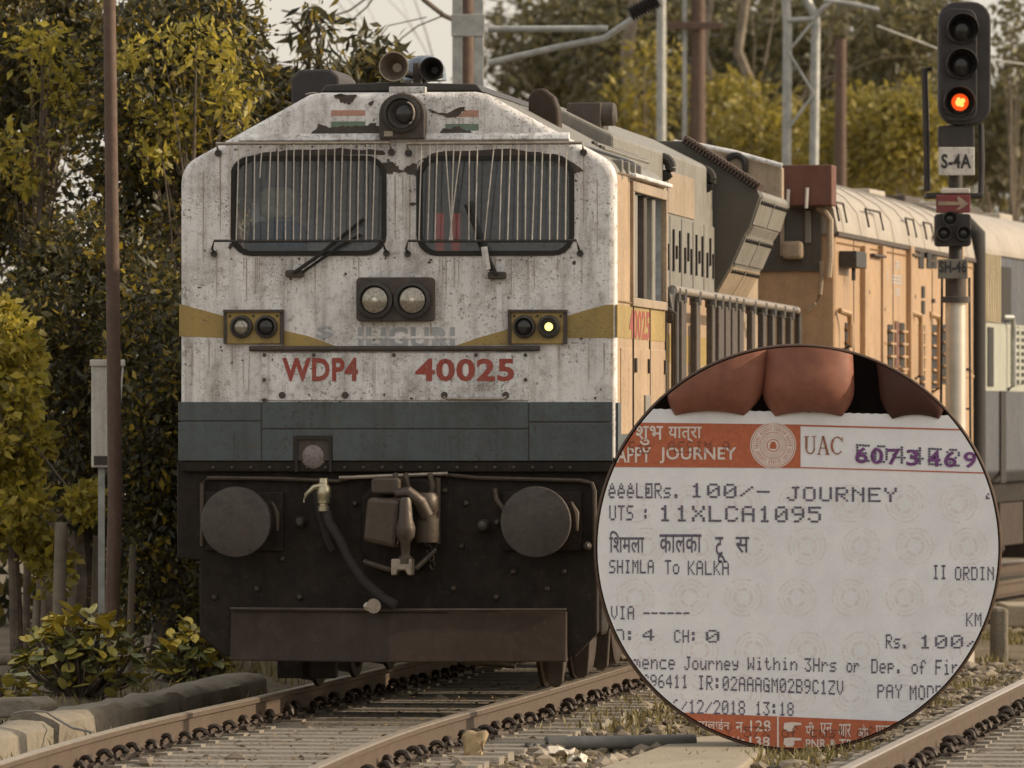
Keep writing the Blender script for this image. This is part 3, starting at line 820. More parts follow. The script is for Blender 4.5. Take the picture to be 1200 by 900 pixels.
# lettering
def face_text(s, xa, xb, ya, yb, mat, y=-.0165, bold=.02, name='lettering'):
    v_, f_ = text2d(s, bold); a0, a1 = ff(xa, yb), ff(xb, ya)
    P = fit(v_, a0[0], a1[0], a0[1], a1[1])
    return MB().add([(x, y, z) for x, z in P], f_).build(name, M[mat], loco)
face_text('WDP4', 331, 420, 419, 447, 'letter_red', bold=.034)
face_text('40025', 487, 603, 420, 447, 'letter_red', bold=.032)
face_text('S', 371, 390, 382, 396, 'faded_letter', y=-.004)
face_text('ILIGURI', 420, 533, 383, 408, 'faded_letter', y=-.004, bold=.035)
# the stencil bridges across the faded name
a0, a1 = ff(418, 397), ff(535, 394)
MB().box(a0[0], a1[0], -.0062, .0, a0[1], a1[1]).build('stencil_bridge', M['white'], loco)
# wipers
for path, arm in (([(346, 320), (372, 302), (404, 276), (428, 257)], [(352, 322), (398, 290), (424, 275)]), ([(583, 322), (568, 290), (556, 262), (547, 240)], [(577, 318), (562, 285), (551, 236)])):
    P = [ff(*p) for p in path]; Q = [ff(*p) for p in arm]
    w = MB().tube([(x, -.065, z) for x, z in P], .014, 6).build('wiper', M['rubber'], loco, smooth=True)
    MB().tube([(x, -.05, z) for x, z in Q], .011, 6).build('wiper_arm', M['rubber'], w, smooth=True)
    MB().prism(rrect(P[0][0] - .06, P[0][0] + .06, P[0][1] - .03, P[0][1] + .02, .015), -.06, .01).build('wiper_base', M['chipped'], w, bevel=.008)
x0, z0 = ff(573, 302); x1, z1 = ff(569, 293)
MB().tube([(x0, -.08, z0 - .08), (x1, -.08, z1 + .02)], .022, 8).build('wiper_motor_rod', M['white'], loco, smooth=True)

# cab sides: frame, panes, lettering, door seams
sw = MB()
y0, y1, z0, z1 = SWIN
for (ya, yb, za, zb) in ((y0 - .08, y1 + .06, z1, z1 + .07), (y0 - .08, y1 + .06, z0 - .06, z0), (y0 - .08, y0, z0, z1), (y1, y1 + .06, z0, z1)):
    sw.box(1.45, 1.50, ya, yb, za, zb)
swf = sw.build('side_window_frame', M['hood_cream'], loco, bevel=.006)
for ya, yb in ((y0 + .02, y0 + 1.0), (y0 + 1.12, y1 - .02)):
    MB().box(1.40, 1.412, ya, yb, z0, z1).build('side_pane', M['glass'], swf)
for yy, mt in ((y0 + .45, 'hood_grey'), (y0 + 1.06, 'chipped'), (y0 + 1.62, 'hood_grey')):
    MB().box(1.41, 1.46, yy - .09, yy + .09, z0, z1).build('window_bar', M[mt], swf, bevel=.01)
MB().box(1.46, 1.53, y0 - .15, y1 + .12, z1 + .09, z1 + .12).build('rain_strip', M['white_dirty'], swf, bevel=.01)
MB().box(1.47, 1.4785, .02, 3.19, ff(0, 396)[1], ff(0, 358)[1]).build('ochre_band', M['ochre'], loco)
MB().box(1.47, 1.482, .03, .7, 1.58, ff(0, 472)[1]).build('skirt_panel', M['skirt'], loco)
v_, f_ = text2d('40025', .03); P = fit(v_, .75, 2.05, 2.40, 2.60)
MB().add([(1.4805, y, z) for y, z in P], f_).build('lettering', M['letter_red'], loco)
sdoor = MB().box(1.47, 1.484, .22, .9, 1.75, 2.33).build('side_hatch', M['cream'], loco, bevel=.006)
MB().box(1.47, 1.482, 1.0, 3.1, 1.62, 2.34).build('cab_door', M['cream'], loco, bevel=.006)
MB().box(1.475, 1.497, 1.65, 1.95, 1.78, 2.02).build('step_plate', M['hood_grey'], loco, bevel=.006)
MB().tube([(1.47, 3.13, 1.75), (1.55, 3.13, 1.80), (1.55, 3.13, 2.6), (1.47, 3.13, 2.65)], .016, 8).build('grab_rail', M['dark_metal'], loco, smooth=True)
for yy, zz in ((.45, 1.70), (.62, 1.64), (.8, 1.70)):
    MB().tube([(1.47, yy, zz), (1.53, yy, zz), (1.53, yy + .12, zz - .08)], .014, 6).build('pipe_fitting', M['dark_metal'], loco, smooth=True)
for yy in (1.04, 1.9, 2.98):
    for zz in (1.75, 2.22):
        MB().box(1.482, 1.50, yy, yy + .05, zz - .05, zz + .05).build('hinge', M['chipped'], loco, bevel=.005)
MB().tube([(1.482, 2.7, 2.0), (1.52, 2.7, 2.0), (1.52, 2.86, 2.0)], .012, 6).build('door_handle', M['dark_metal'], loco, smooth=True)
for yy in (.98, 2.05, 3.12):
    MB().box(1.47, 1.486, yy, yy + .018, 1.62, 2.62).build('door_seam', M['chipped'], loco)
rv = MB()
for k in range(40):
    yy = .12 + k * .077
    for zz in (1.62, 2.64, 3.50): rv.lathe((1.478, yy, zz), [(.009, -.004), (.008, .008)], 6, 'x')
rv.build('rivets', M['cream'], loco)['kind'] = 'stuff'
# roof: deck, horns, blower box, cowl, fan
MB().prism([(-.54, 4.05), (.56, 4.05), (.52, 4.10), (-.1, 4.115), (-.5, 4.10)], .10, 3.15).build('roof_deck', M['dark_metal'], loco, bevel=.01)
for px, py, r, L_ in ((462, 78, .100, -.02), (503, 80, .082, .12)):
    x, z = ff(px, py)
    h = MB().lathe((x, .22 + L_, z), [(r * .45, .05), (r * .55, -.05), (r * .72, -.16), (r, -.22), (r, -.235), (r * .93, -.235), (r * .62, -.15), (r * .3, -.06)], 28).build('horn', M['steel'] if r > .09 else M['dark_metal'], loco, smooth=50)
    MB().tube([(x, .2 + L_, z), (x, .55, z - .02), (ff(482, 90)[0], .6, z - .05)], .025, 8).build('horn_tube', M['dark_metal'], h, smooth=True)
x, z = ff(483, 72)
MB().tube([(x, .25, 4.08), (x, .25, z)], .03, 10).build('horn_bracket', M['chipped'], loco, smooth=True)
MB().tube([(x + .045, .30, 4.08), (x + .045, .30, z - .02)], .02, 8).build('horn_bracket', M['dark_metal'], loco, smooth=True)
x, z = ff(480, 66); MB().lathe((x, .75, z - .1), [(.15, -.03), (.14, .06), (.11, .11), (.05, .14)], 18, 'z').build('beacon_dome', simple('blue_beacon', (.13, .16, .20), .3), loco, smooth=True)
a0, a1 = ff(455, 108), ff(498, 101)
MB().box(a0[0], a1[0], .03, .5, 4.04, a1[1]).build('horn_base', M['white_dirty'], loco, bevel=.006)
a0, a1 = ff(341, 121, 1.2), ff(398, 81, 1.2)
bxp = [(a0[0], 3.55), (a1[0], 3.75), (a1[0], a1[1] - .05), (a1[0] - .06, a1[1]), (a0[0] + .06, a1[1]), (a0[0], a1[1] - .06)]
bl = MB().prism(bxp, 1.2, 2.0).build('blower_box', M['sig_black'], loco, bevel=.02)
MB().lathe((a0[0] + .2, 1.2, 3.97), [(.13, 0), (.13, -.04), (.11, -.05), (.10, .02)], 20).build('blower_mouth', M['rubber'], bl, smooth=True)
MB().tube([(a0[0] + .16 + .12 * math.cos(q), 1.14, 3.97 + .12 * math.sin(q)) for q in np.linspace(.3, 2.0, 8)], .009, 6).build('blower_lip', M['steel'], bl, smooth=True)
p0, p1 = ff(622, 140, 1.6), ff(655, 98, 1.6)
MB().prism([(p0[0] - .02, 3.6), (p1[0] + .02, 3.6), (p1[0] + .0, p1[1] - .17), (p1[0] - .03, p1[1] - .09), (p0[0] + .09, p1[1] - .03), (p0[0] + .03, p1[1] - .04), (p0[0] - .01, p1[1] - .09)], 1.55, 1.75).build('roof_cowl', M['brown_plate'], loco, bevel=.02)
p0, p1 = ff(664, 143, 3.6), ff(714, 120, 3.6)
fn = MB().box(p0[0], p1[0] - .06, 3.6, 4.1, 3.9, p1[1]).build('roof_vent', M['chipped'], loco, bevel=.01)
MB().lathe((p1[0] - .06, 3.7, p1[1] - .08), [(.085, -.12), (.085, .08), (.06, .10)], 18, 'x').build('vent_drum', M['chipped'], fn, smooth=True)
for k in range(6):      # ribs along the sloped roof edge
    z = 3.62; MB().tube([(1.36 - .16 * k / 6, .25 + .02 * k, z + .05 + .085 * k / 6), (1.36 - .16 * k / 6, 3.1, z + .05 + .085 * k / 6)], .012, 6).build('roof_conduit', M['chipped' if k % 2 else 'hood_grey'], loco) if k < 4 else None
for yy in (.35, .75, 1.15, 1.55):
    MB().box(1.39, 1.478, yy, yy + .05, 3.46, 3.60).build('roof_clip', M['hood_grey'], loco, bevel=.01)

# hood behind the cab
HW = 1.10
hp = [(-HW, 1.55), (HW, 1.55), (HW, 3.87), (.62, 4.11), (-.62, 4.11), (-HW, 3.87)]
hood = MB().prism(hp, 3.22, 10.5).build('hood', M['hood_grey'], loco, bevel=.02)
MB().box(HW, HW + .008, 3.3, 10.4, 1.6, 2.80).build('lower_hood_panel', M['cream'], hood)
MB().box(HW, HW + .010, 6.6, 10.3, 2.28, 2.50).build('ochre_band', M['ochre'], hood)
MB().box(HW, HW + .010, 6.9, 8.9, 3.42, 3.74).build('cream_panel', M['hood_cream'], hood, bevel=.004)
for k in range(6):
    ya = 5.2 + k * .88
    d = MB().box(HW, HW + .02, ya, ya + .80, 2.84, 3.40).build('hood_door', M['hood_grey'], hood, bevel=.006)
    for q in range(3):
        MB().box(HW + .018, HW + .034, ya + .14 + q * .24, ya + .20 + q * .24, 2.98 + .1 * (q % 2), 3.30 - .12 * ((q + k) % 2)).build('door_slot', M['rubber'], d)
# lifting eyes
def eye_plate(L, px, py, r=.10):
    """upright lifting-eye plate set across the hood side, its hole facing forward"""
    x, z = LF.front(L, px, py)
    mb = MB().tube([(x + r * math.cos(q), L, z + r * math.sin(q)) for q in np.linspace(0, 2 * math.pi, 20)], .042, 8, caps=False)
    mb.box(x - r - .08, x - r + .02, L - .03, L + .03, z - r - .03, z + r + .03)
    return mb.build('lifting_eye', M['rubber'], hood, smooth=40)
eye_plate(10.0, 823, 210, .075); eye_plate(6.6, 775, 196, .07)
# flared radiator section
RS0, RS1 = 10.5, 13.1
RP = [(1.10, 1.6), (1.10, 2.84), (1.25, 3.10), (1.36, 3.35), (1.40, 3.41), (1.48, 3.655), (1.46, 3.70), (.84, 4.10)]
RQ = RP[:7] + [(.9, 3.74)]
RQ = RQ + [(-x, z) for x, z in reversed(RQ)]
RP = RP + [(-x, z) for x, z in reversed(RP)]
rad = MB().prism(RP, RS0, RS0 + .35).build('radiator_section', M['hood_dark'], loco, bevel=.01)
MB().prism(RQ, RS0 + .352, RS1).build('radiator_body', M['hood_grey'], rad, bevel=.01)
for (i, mt) in ((1, 'hood_cream'), (2, 'hood_grey'), (4, 'hood_grey')):
    (xa, za), (xb, zb) = RP[i], RP[i + 1]
    d = Vector((xb - xa, zb - za)).normalized(); nn = Vector((d.y, -d.x)) * .012
    for k in range(2):
        ya, yb = RS0 + .06 + k * 1.28, RS0 + 1.28 + k * 1.28
        v8 = []
        for yy in (ya, yb):
            for (x, z) in ((xa, za), (xb, zb)):
                v8 += [(x + d.x * .02 * (1 if (x, z) == (xa, za) else -1), yy, z + d.y * .02 * (1 if (x, z) == (xa, za) else -1)), (x + nn.x + d.x * .02 * (1 if (x, z) == (xa, za) else -1), yy, z + nn.y + d.y * .02 * (1 if (x, z) == (xa, za) else -1))]
        pn = MB().add(v8, [(0, 1, 3, 2), (4, 6, 7, 5), (1, 5, 7, 3), (0, 2, 6, 4), (0, 4, 5, 1), (2, 3, 7, 6)]).build('flare_panel', M[mt], rad)
        for q in range(6):
            yy = ya + .1 + q * (yb - ya - .2) / 5
            MB().lathe((xb - d.x * .05 + nn.x, yy, zb - d.y * .05 + nn.y), [(.018, -.01), (.016, .016)], 8, 'x').build('bolt', M['rubber'], pn)
(xa, za), (xb, zb) = RP[6], RP[7]
for k in range(24):       # grille slats on the sloping top, front edge outwards
    t0_, t1_ = k / 24, (k + .55) / 24
    p, q = (xa + (xb - xa) * t0_, za + (zb - za) * t0_), (xa + (xb - xa) * t1_, za + (zb - za) * t1_)
    MB().add([(p[0], RS0 - .06, p[1]), (q[0], RS0 - .06, q[1]), (q[0], RS0 + .4, q[1]), (p[0], RS0 + .4, p[1]), (p[0] + .03, RS0 - .06, p[1] + .05), (q[0] + .03, RS0 - .06, q[1] + .05), (q[0] + .03, RS0 + .4, q[1] + .05), (p[0] + .03, RS0 + .4, p[1] + .05)],
             [(0,3,2,1),(4,5,6,7),(0,1,5,4),(1,2,6,5),(2,3,7,6),(3,0,4,7)]).build('grille_slat', M['rust_slat'], rad)
# rear bulkhead and end
bp_ = []
for px, py in ((790, 168), (820, 172), (860, 180), (917, 196)):
    x, z = LF.front(13.15, px, py); bp_.append((x, z))
prof = [(-1.1, 1.6), (1.1, 1.6), (1.1, 3.4), (bp_[3][0], 3.62)] + list(reversed(bp_)) + [(-x, z) for x, z in bp_] + [(-bp_[3][0], 3.62), (-1.1, 3.4)]
rb = MB().prism(prof, 13.15, 13.30).build('rear_bulkhead', M['hood_cream'], loco, bevel=.015)
MB().prism([(-1.0, 1.6), (1.0, 1.6), (1.0, 3.7), (.6, 4.0), (-.6, 4.0), (-1.0, 3.7)], 13.31, 15.6).build('rear_hood', M['hood_cream'], rb, bevel=.015)
P = [(x, 13.12, z + .012) for x, z in bp_]
MB().tube(P, .02, 8).build('roof_lip', M['white_dirty'], rb, smooth=True)
x, z = LF.front(13.1, 862, 196)
MB().tube([(x + .085 * math.cos(q), 13.11, z + .105 * math.sin(q)) for q in np.linspace(0, 2 * math.pi, 22)], .028, 8, caps=False).build('lifting_eye', M['rubber'], rb, smooth=True)
# frame, walkway and railing
MB().box(-1.46, 1.46, 3.2, 15.6, 1.30, 1.56).build('frame_sill', M['black'], loco, bevel=.02)
MB().box(-1.47, 1.475, 3.22, 15.55, 1.56, 1.60).build('walkway', M['hood_dark'], loco)
MB().box(-1.35, 1.35, .1, 15.5, .95, 1.30).build('underframe', M['black'], loco, bevel=.02)
MB().prism([(-1.3, .30), (1.3, .30), (1.42, .5), (1.42, 1.2), (-1.42, 1.2), (-1.42, .5)], 6.2, 9.8).build('fuel_tank', M['black'], loco, bevel=.04)
RX = 1.43
rl0, rl1 = LF.side(RX, 786, 340)[0], LF.side(RX, 935, 362)[0]
rail_ = MB().tube([(RX, rl0 - .05, 2.55), (RX, rl0, 2.74), (RX, rl0 + .08, 2.78), (RX, rl1 - .08, 2.78), (RX, rl1, 2.74), (RX, rl1, 1.6)], .032, 10).build('railing', M['dark_metal'], loco, smooth=True)
MB().tube([(RX, rl0 + .1, 2.785), (RX, rl1 - .12, 2.785)], .036, 10).build('hand_rail', M['steel'], rail_, smooth=True)
for px, w in ((791, .05), (798, .16), (815, .13), (833, .10), (842, .20), (850, .18), (858, .20), (866, .16), (880, .12), (893, .12), (904, .11), (915, .10), (925, .10)):
    yy = LF.side(RX, px, 400)[0]
    ps = MB().box(RX - .025, RX + .025, yy - w, yy + w, 1.6, 2.72).build('railing_post', M['chipped'] if w > .06 else M['dark_metal'], rail_, bevel=.01)
    MB().tube([(RX, yy, 2.70), (RX, yy, 2.80)], .046, 8).build('clamp', M['dark_metal'], ps)
# left railing mirrored, simple
MB().tube([(-RX, rl0, 1.6), (-RX, rl0, 2.74), (-RX, rl0 + .08, 2.78), (-RX, rl1 - .08, 2.78), (-RX, rl1, 1.6)], .032, 8).build('railing', M['dark_metal'], loco, smooth=True)

# pilot, buffer beam and front gear
pp = [(205.5, 541), (205.5, 655), (232, 657), (232, 745), (262, 770), (672, 770), (699, 742), (699, 657), (725, 655), (725, 541)]
P = list([ff(*p) for p in pp])
pl = MB().prism(P, .06, .16).build('pilot_plate', M['black'], loco, bevel=.012)
MB().prism([(-1.47, 1.50), (1.47, 1.50), (1.475, 1.572), (-1.475, 1.572)], .0, .2).build('buffer_beam', M['black'], loco, bevel=.008)
a0, a1, a2 = ff(270, 774), ff(462, 716), ff(664, 774)
pw = MB().add([(a0[0], -.02, a0[1]), (a1[0], -.26, a0[1]), (a2[0], -.02, a0[1]), (a2[0], .02, a1[1]), (a1[0], -.20, a1[1]), (a0[0], .02, a1[1]),
               (a0[0], .10, a0[1]), (a2[0], .10, a0[1]), (a2[0], .10, a1[1]), (a0[0], .10, a1[1])],
              [(0, 1, 4, 5), (1, 2, 3, 4), (5, 4, 3, 8, 9), (0, 6, 7, 2, 1), (0, 5, 9, 6), (2, 7, 8, 3), (6, 9, 8, 7)]).build('snow_plough_plate', M['brown_plate'], loco, bevel=.01)
MB().tube([(a0[0], .0, a1[1] + .012), (a1[0], -.215, a1[1] + .012), (a2[0], .0, a1[1] + .012)], .012, 6).build('top_lip', M['grease'], pw, smooth=True)
pipe = [ff(*p) for p in ((236, 640), (236, 566), (242, 560), (330, 561), (395, 564), (410, 560), (520, 556), (560, 560), (680, 563), (693, 566), (696, 575), (696, 640))]
MB().tube([(x, .03, z) for x, z in pipe], .016, 8).build('air_pipe', M['grease'], loco, smooth=True)
x0, z0 = ff(398, 560); x1, z1 = ff(525, 555)
MB().tube([(x0, -.02, z0), (x1, -.02, z1)], .014, 8).build('uncoupling_rod', M['steel'], loco, smooth=True)
for px in (285, 634):
    x, z = ff(px, 611)
    bu = MB().lathe((x, .06, z), [(.21, .05), (.19, -.02), (.15, -.05), (.13, -.30), (.232, -.33), (.238, -.35), (.232, -.372), (.16, -.385), (.02, -.39)], 36).build('buffer', [M['buffer']], loco, smooth=35)
    MB().lathe((x, .06, z), [(.205, .06), (.20, -.16), (.155, -.17)], 30).build('buffer_housing', M['grease'], bu, smooth=True)
    MB().prism([(x - .27, z - .2), (x + .27, z - .2), (x + .27, z + .2), (x - .27, z + .2)], .03, .07).build('mounting_plate', M['black'], bu, bevel=.01)
    MB().tube([(x + .215, -.16, z + .13), (x + .25, -.14, z + .06), (x + .255, -.14, z - .06)], [.016, .024, .012], 8).build('side_crescent', M['grease'], bu, smooth=True)  # crescent tube in place of the visible right side of the buffer cylinder
# coupler
x, z = ff(470, 612)
cp_ = MB().prism([(x - .27, z - .20), (x - .15, z - .33), (x + .12, z - .33), (x + .25, z - .18), (x + .25, z + .20), (x + .17, z + .30), (x - .15, z + .30), (x - .27, z + .16)], -.02, .08).build('coupler', M['black'], loco, bevel=.02)
MB().prism([(x - .20, z - .12), (x + .02, z - .17), (x + .05, z + .16), (x - .17, z + .17)], -.42, -.02).build('knuckle_block', M['grease'], cp_, bevel=.03)
MB().prism(rrect(x - .16, x + .03, z + .19, z + .30, .03), -.30, .0).build('lock_block', M['grease'], cp_, bevel=.015)
MB().lathe((x + .20, -.22, z - .13), [(.075, 0), (.085, .05), (.085, .16), (.07, .17), (.07, .20), (.08, .21), (.08, .30), (.06, .33)], 16, 'z').build('knuckle_pivot', M['grease'], cp_, smooth=50)
MB().lathe((x + .085, -.40, z - .27), [(.05, 0), (.05, .04), (.03, .06), (.035, .14), (.062, .18), (.068, .24), (.05, .30), (.04, .42), (.03, .44)], 14, 'z').build('chain_screw', M['grease'], cp_, smooth=True)
MB().tube([(x + .02, -.35, z + .20), (x + .10, -.38, z + .21), (x + .17, -.34, z + .14), (x + .21, -.3, z + .05)], [.03, .04, .05, .05], 10).build('knuckle_arm', M['grease'], cp_, smooth=True)
for q in (-.02, .05, .215):
    MB().tube([(x + q, -.15, z + .33), (x + q + .02, -.16, z + .24), (x + q, -.15, z + .16)], .018, 8).build('lift_link', M['grease'], cp_, smooth=True)
MB().tube([(x + .26, -.1, z + .30), (x + .26, -.1, z - .14)], .02, 8).build('side_rod', M['grease'], cp_, smooth=True)
MB().tube([(x - .22, -.2, z - .26), (x - .05, -.25, z - .31), (x + .14, -.25, z - .30), (x + .25, -.15, z - .18)], .02, 8).build('safety_chain', M['grease'], cp_, smooth=True)
xx, zz = ff(480, 664)
MB().prism([(xx - .065, zz - .05), (xx - .03, zz - .05), (xx - .02, zz - .015), (xx + .03, zz - .015), (xx + .045, zz - .05), (xx + .075, zz - .05), (xx + .075, zz + .06), (xx - .065, zz + .06)], -.44, -.30).build('shackle', M['steel'], cp_, bevel=.01)
# air hose with brass cock
hp_ = [ff(*p) for p in ((385, 597), (390, 612), (402, 630), (415, 655), (432, 680), (455, 700), (470, 708))]
hose = MB().tube([(q[0], -.14 - .02 * i, q[1]) for i, q in enumerate(hp_)], .034, 10).build('air_hose', M['rubber'], loco, smooth=True)
x, z = ff(383, 588)
MB().lathe((x, -.15, z - .06), [(.04, 0), (.04, .03), (.03, .035), (.03, .05), (.042, .055), (.042, .08), (.05, .10), (.05, .16), (.03, .18), (.03, .22)], 14, 'z').build('angle_cock', M['brass'], hose, smooth=50)
MB().tube([(x + .0, -.17, z + .11), (x - .06, -.19, z + .10), (x - .11, -.2, z + .05), (x - .13, -.2, z + .0)], [.022, .018, .014, .012], 8).build('cock_handle', M['brass'], hose, smooth=True)
xx, zz = ff(448, 702)
MB().lathe((xx - .02, -.27, zz - .04), [(.05, 0), (.05, .03), (.035, .05)], 12).build('hose_coupling', M['steel'], hose, smooth=True)
xx, zz = ff(436, 710)
MB().lathe((xx, -.2, zz), [(.012, -.01), (.03, 0), (.036, .02), (.02, .05)], 10).build('dummy_plug', M['lens'], hose, smooth=True)
hp_ = [ff(*p) for p in ((372, 572), (376, 600), (385, 632), (392, 645))]
MB().tube([(q[0], -.05, q[1]) for q in hp_], .03, 8).build('air_hose', M['rubber'], loco, smooth=True)
for px, py, r in ((566, 616, .045), (583, 612, .025), (688, 640, .03), (352, 612, .04)):
    x, z = ff(px, py)
    MB().lathe((x, .06, z), [(r, 0), (r, -.06), (r * .7, -.08), (r * .7, -.11), (r * .4, -.12)], 14).build('pipe_stub', M['buffer'], loco, smooth=40)
x0, z0 = ff(580, 574); x1, z1 = ff(592, 600)
MB().tube([(x0, .03, z0), (x0 + .01, -.02, z0 - .06), (x1, -.02, z1)], .018, 8).build('air_pipe', M['grease'], loco, smooth=True)
for px in range(250, 690, 22):         # rivet row along the buffer beam and the plough top
    x, z = ff(px, 548)
    MB().lathe((x, .0, z), [(.014, .01), (.012, -.012), (.006, -.018)], 8).build('rivet', M['grease'], pl)
for px, py in ((300, 690), (350, 700), (530, 690), (580, 700), (640, 690), (250, 700), (540, 640), (545, 590), (330, 655), (600, 670), (660, 670), (415, 590), (520, 575)):
    x, z = ff(px, py)
    MB().lathe((x, .06, z), [(.022, .01), (.02, -.02), (.01, -.03)], 6).build('bolt', M['grease'], pl)
for k in range(9):                      # hanging safety chain
    x, z = ff(505 + 3 * math.sin(k), 590 + k * 9)
    MB().tube([(x + .016 * math.cos(q), -.05 + (.016 * math.sin(q) if k % 2 else 0), z + .028 * math.sin(q)) for q in np.linspace(0, 2 * math.pi, 9)], .007, 5, caps=False).build('chain_link', M['grease'], cp_, smooth=True)
# tail lamp in its square recess
a0, a1 = ff(346, 553), ff(389, 512)
rc = MB()
rc.box(a0[0], a0[0] + .018, -.02, .2, a0[1], a1[1]); rc.box(a1[0] - .018, a1[0], -.02, .2, a0[1], a1[1]); rc.box(a0[0] + .018, a1[0] - .018, -.02, .2, a1[1] - .018, a1[1]); rc.box(a0[0] + .018, a1[0] - .018, .03, .2, a0[1], a1[1] - .018)
tl = rc.build('lamp_recess', M['rubber'], loco)
x, z = ff(367, 534)
MB().lathe((x, .03, z), [(.085, 0), (.085, -.03), (.075, -.035), (.04, -.045), (.01, -.048)], 24).build('lens', simple('dusty_tail_lens', (.20, .165, .16), .35, vary=.4, sc=60), tl, smooth=True)
# bogies
wheel_prof = [(.30, -.02), (.34, -.05), (.46, -.055), (.485, -.05), (.50, .05), (.535, .06), (.535, .09), (.46, .095), (.44, .05), (.2, .04), (.13, .08), (.1, .08)]
wm = MB(); wm.lathe((0, 0, 0), [(r, -h) for r, h in wheel_prof], 36, 'x')
WHEEL = wm.mesh('wheel', M['brown_plate']); shade(WHEEL, 35)
def bogie(parent, y0, axles, wb, half=1.05, mat='black'):
    bg_ = MB()
    for sgn in (-1, 1):
        bg_.box(sgn * half - .08, sgn * half + .08, y0 - .75, y0 + (axles - 1) * wb + .75, .62, .95)
    bg_.box(-half, half, y0 + .5, y0 + .8, .6, .9)
    b_ = bg_.build('bogie', M[mat], parent, bevel=.03)
    for k in range(axles):
        yy = y0 + k * wb
        MB().tube([(-.8, yy, .5), (.8, yy, .5)], .09, 14).build('axle', M[mat], b_, smooth=True)
        for sgn in (-1, 1):
            link('wheel', WHEEL, b_, (sgn * .86, yy, .50), (0, 0, 0 if sgn > 0 else math.pi), (.93, .93, .93))
            MB().box(sgn * half - .14, sgn * half + .16, yy - .17, yy + .17, .36, .68).build('axle_box', M[mat], b_, bevel=.03)
            MB().lathe((sgn * half + .05, yy + .36, .70), [(.09, -.3), (.09, .0)], 14, 'z').build('coil_spring', M['grease'], b_, smooth=True)
    return b_
bogie(loco, 1.7, 3, 1.75); bogie(loco, 10.3, 3, 1.75)
for k, (px, L_) in enumerate(((651, 1.2), (681, 3.0), (704, 4.6))):      # sand pipes ahead of the wheels on the near side
    x, _ = LF.front(L_, px, 790)
    MB().prism([(x - .05, .05), (x - .02, .02), (x + .02, .02), (x + .05, .05), (x + .075, .42), (x - .075, .42)], L_, L_ + .06).build('sand_pipe', M['grease'], loco, bevel=.01)
    MB().tube([(x, L_ + .03, .4), (min(x, 1.0), L_ + .1, 1.0)], .03, 8).build('sand_hose', M['rubber'], loco, smooth=True)
for px in (345, 373):
    x, _ = ff(px, 800, 1.0)
    MB().box(x - .12, x + .12, 1.0, 1.12, .08, .5).build('rail_guard', M['black'], loco, bevel=.01)
x0, _ = ff(540, 782, 1.0); x1, _ = ff(605, 785, 1.0)
MB().tube([(x0, .95, .20), (x1, .95, .17)], .02, 6).build('brake_rod', M['grease'], loco, smooth=True)

# ---------------------------------------------------------------- coaches
def roof_arc(w, zg, zt, n=14):
    out = []
    for k in range(n + 1):
        q = math.pi * k / n
        out.append((w * math.cos(q), zg + (zt - zg) * math.sin(q) ** .8))
    return out
CF = Frame(1.30, 66.62, math.radians(9.6))
coach = thing('orange_coach', (CF.ox, CF.oy, 0), -CF.th, 'orange luggage coach with pale rounded roof coupled behind the locomotive', 'coach')
CW, CL_ = 1.6, 11.55
def cs(px, py, lx=CW): return CF.side(lx, px, py)
zg = cs(985, 270)[1]; zg = 3.52
body = MB().box(-CW, CW, .0, CL_, 1.15, zg).build('body', [M['orange']], coach, bevel=.03)
MB().prism([(-CW - .02, zg - .02)] + [(CW + .02, zg - .02)] + roof_arc(CW + .02, zg, 4.20), -.02, CL_).build('roof', M['coach_roof'], coach, smooth=40)
MB().box(CW, CW + .03, -.02, CL_, zg - .04, zg).build('gutter', M['chipped'], coach)
MB().box(-CW + .02, CW - .012, -.03, .0, 1.2, zg - .05).build('end_wall', M['orange_end'], coach, bevel=.01)
# dark panel painting in the shade of the gangway recess, framed by a cream pillar
x0, z0 = CF.front(-.05, 912, 318); x1, z1 = CF.front(-.05, 962, 244)
gw = MB().box(x0 - .9, x1, -.06, -.03, z0, z1).build('recess_shade_panel', M['hood_dark'], coach)
for px, w in ((917, .035), (947, .05)):
    x, z = CF.front(-.07, px, 300 if px == 917 else 285)
    MB().box(x - w / 2, x + w / 2, -.10, -.062, z, z1 - .02).build('gangway_post', M['hood_cream'] if px == 917 else M['hood_grey'], gw, bevel=.006)
x, z = CF.front(-.1, 930, 292)
MB().box(x - .09, x + .09, -.2, -.062, z - .09, z + .07).build('coupler_box', M['hood_cream'], gw, bevel=.03)
pth = [CF.front(-.08, *p) for p in ((958, 243), (968, 250), (973, 258), (973, 300), (971, 325))]
MB().tube([(x, -.09, z) for x, z in pth], .03, 8).build('end_pillar', M['hood_cream'], coach, smooth=True)
pth = [CF.front(-.08, *p) for p in ((962, 306), (963, 325), (961, 345), (955, 356), (946, 364))]
MB().tube([(x, -.07, z) for x, z in pth], .018, 8).build('conduit', M['hood_cream'], coach, smooth=True)
a0, a1 = CF.front(-.35, 917, 241), CF.front(-.35, 975, 193)
eb = MB().box(a0[0], a1[0], -.35, -.03, a0[1], a1[1]).build('end_board', M['rust_box'], coach, bevel=.01)
for px, ya, yb in ((923, 222, 240), (945, 220, 240)):
    x, z0 = CF.front(-.38, px, yb); _, z1 = CF.front(-.38, px, ya)
    MB().tube([(x, -.38, z0 - .03), (x + .01, -.39, z1)], .016, 6).build('marker_rod', M['plate_white'], eb, smooth=True)
for py in (367, 403):
    x, z = CF.front(-.05, 887, py)
    MB().lathe((x, -.03, z), [(.075, 0), (.07, -.02), (.03, -.03)], 18).build('tail_disc', M['red'], coach, smooth=True)
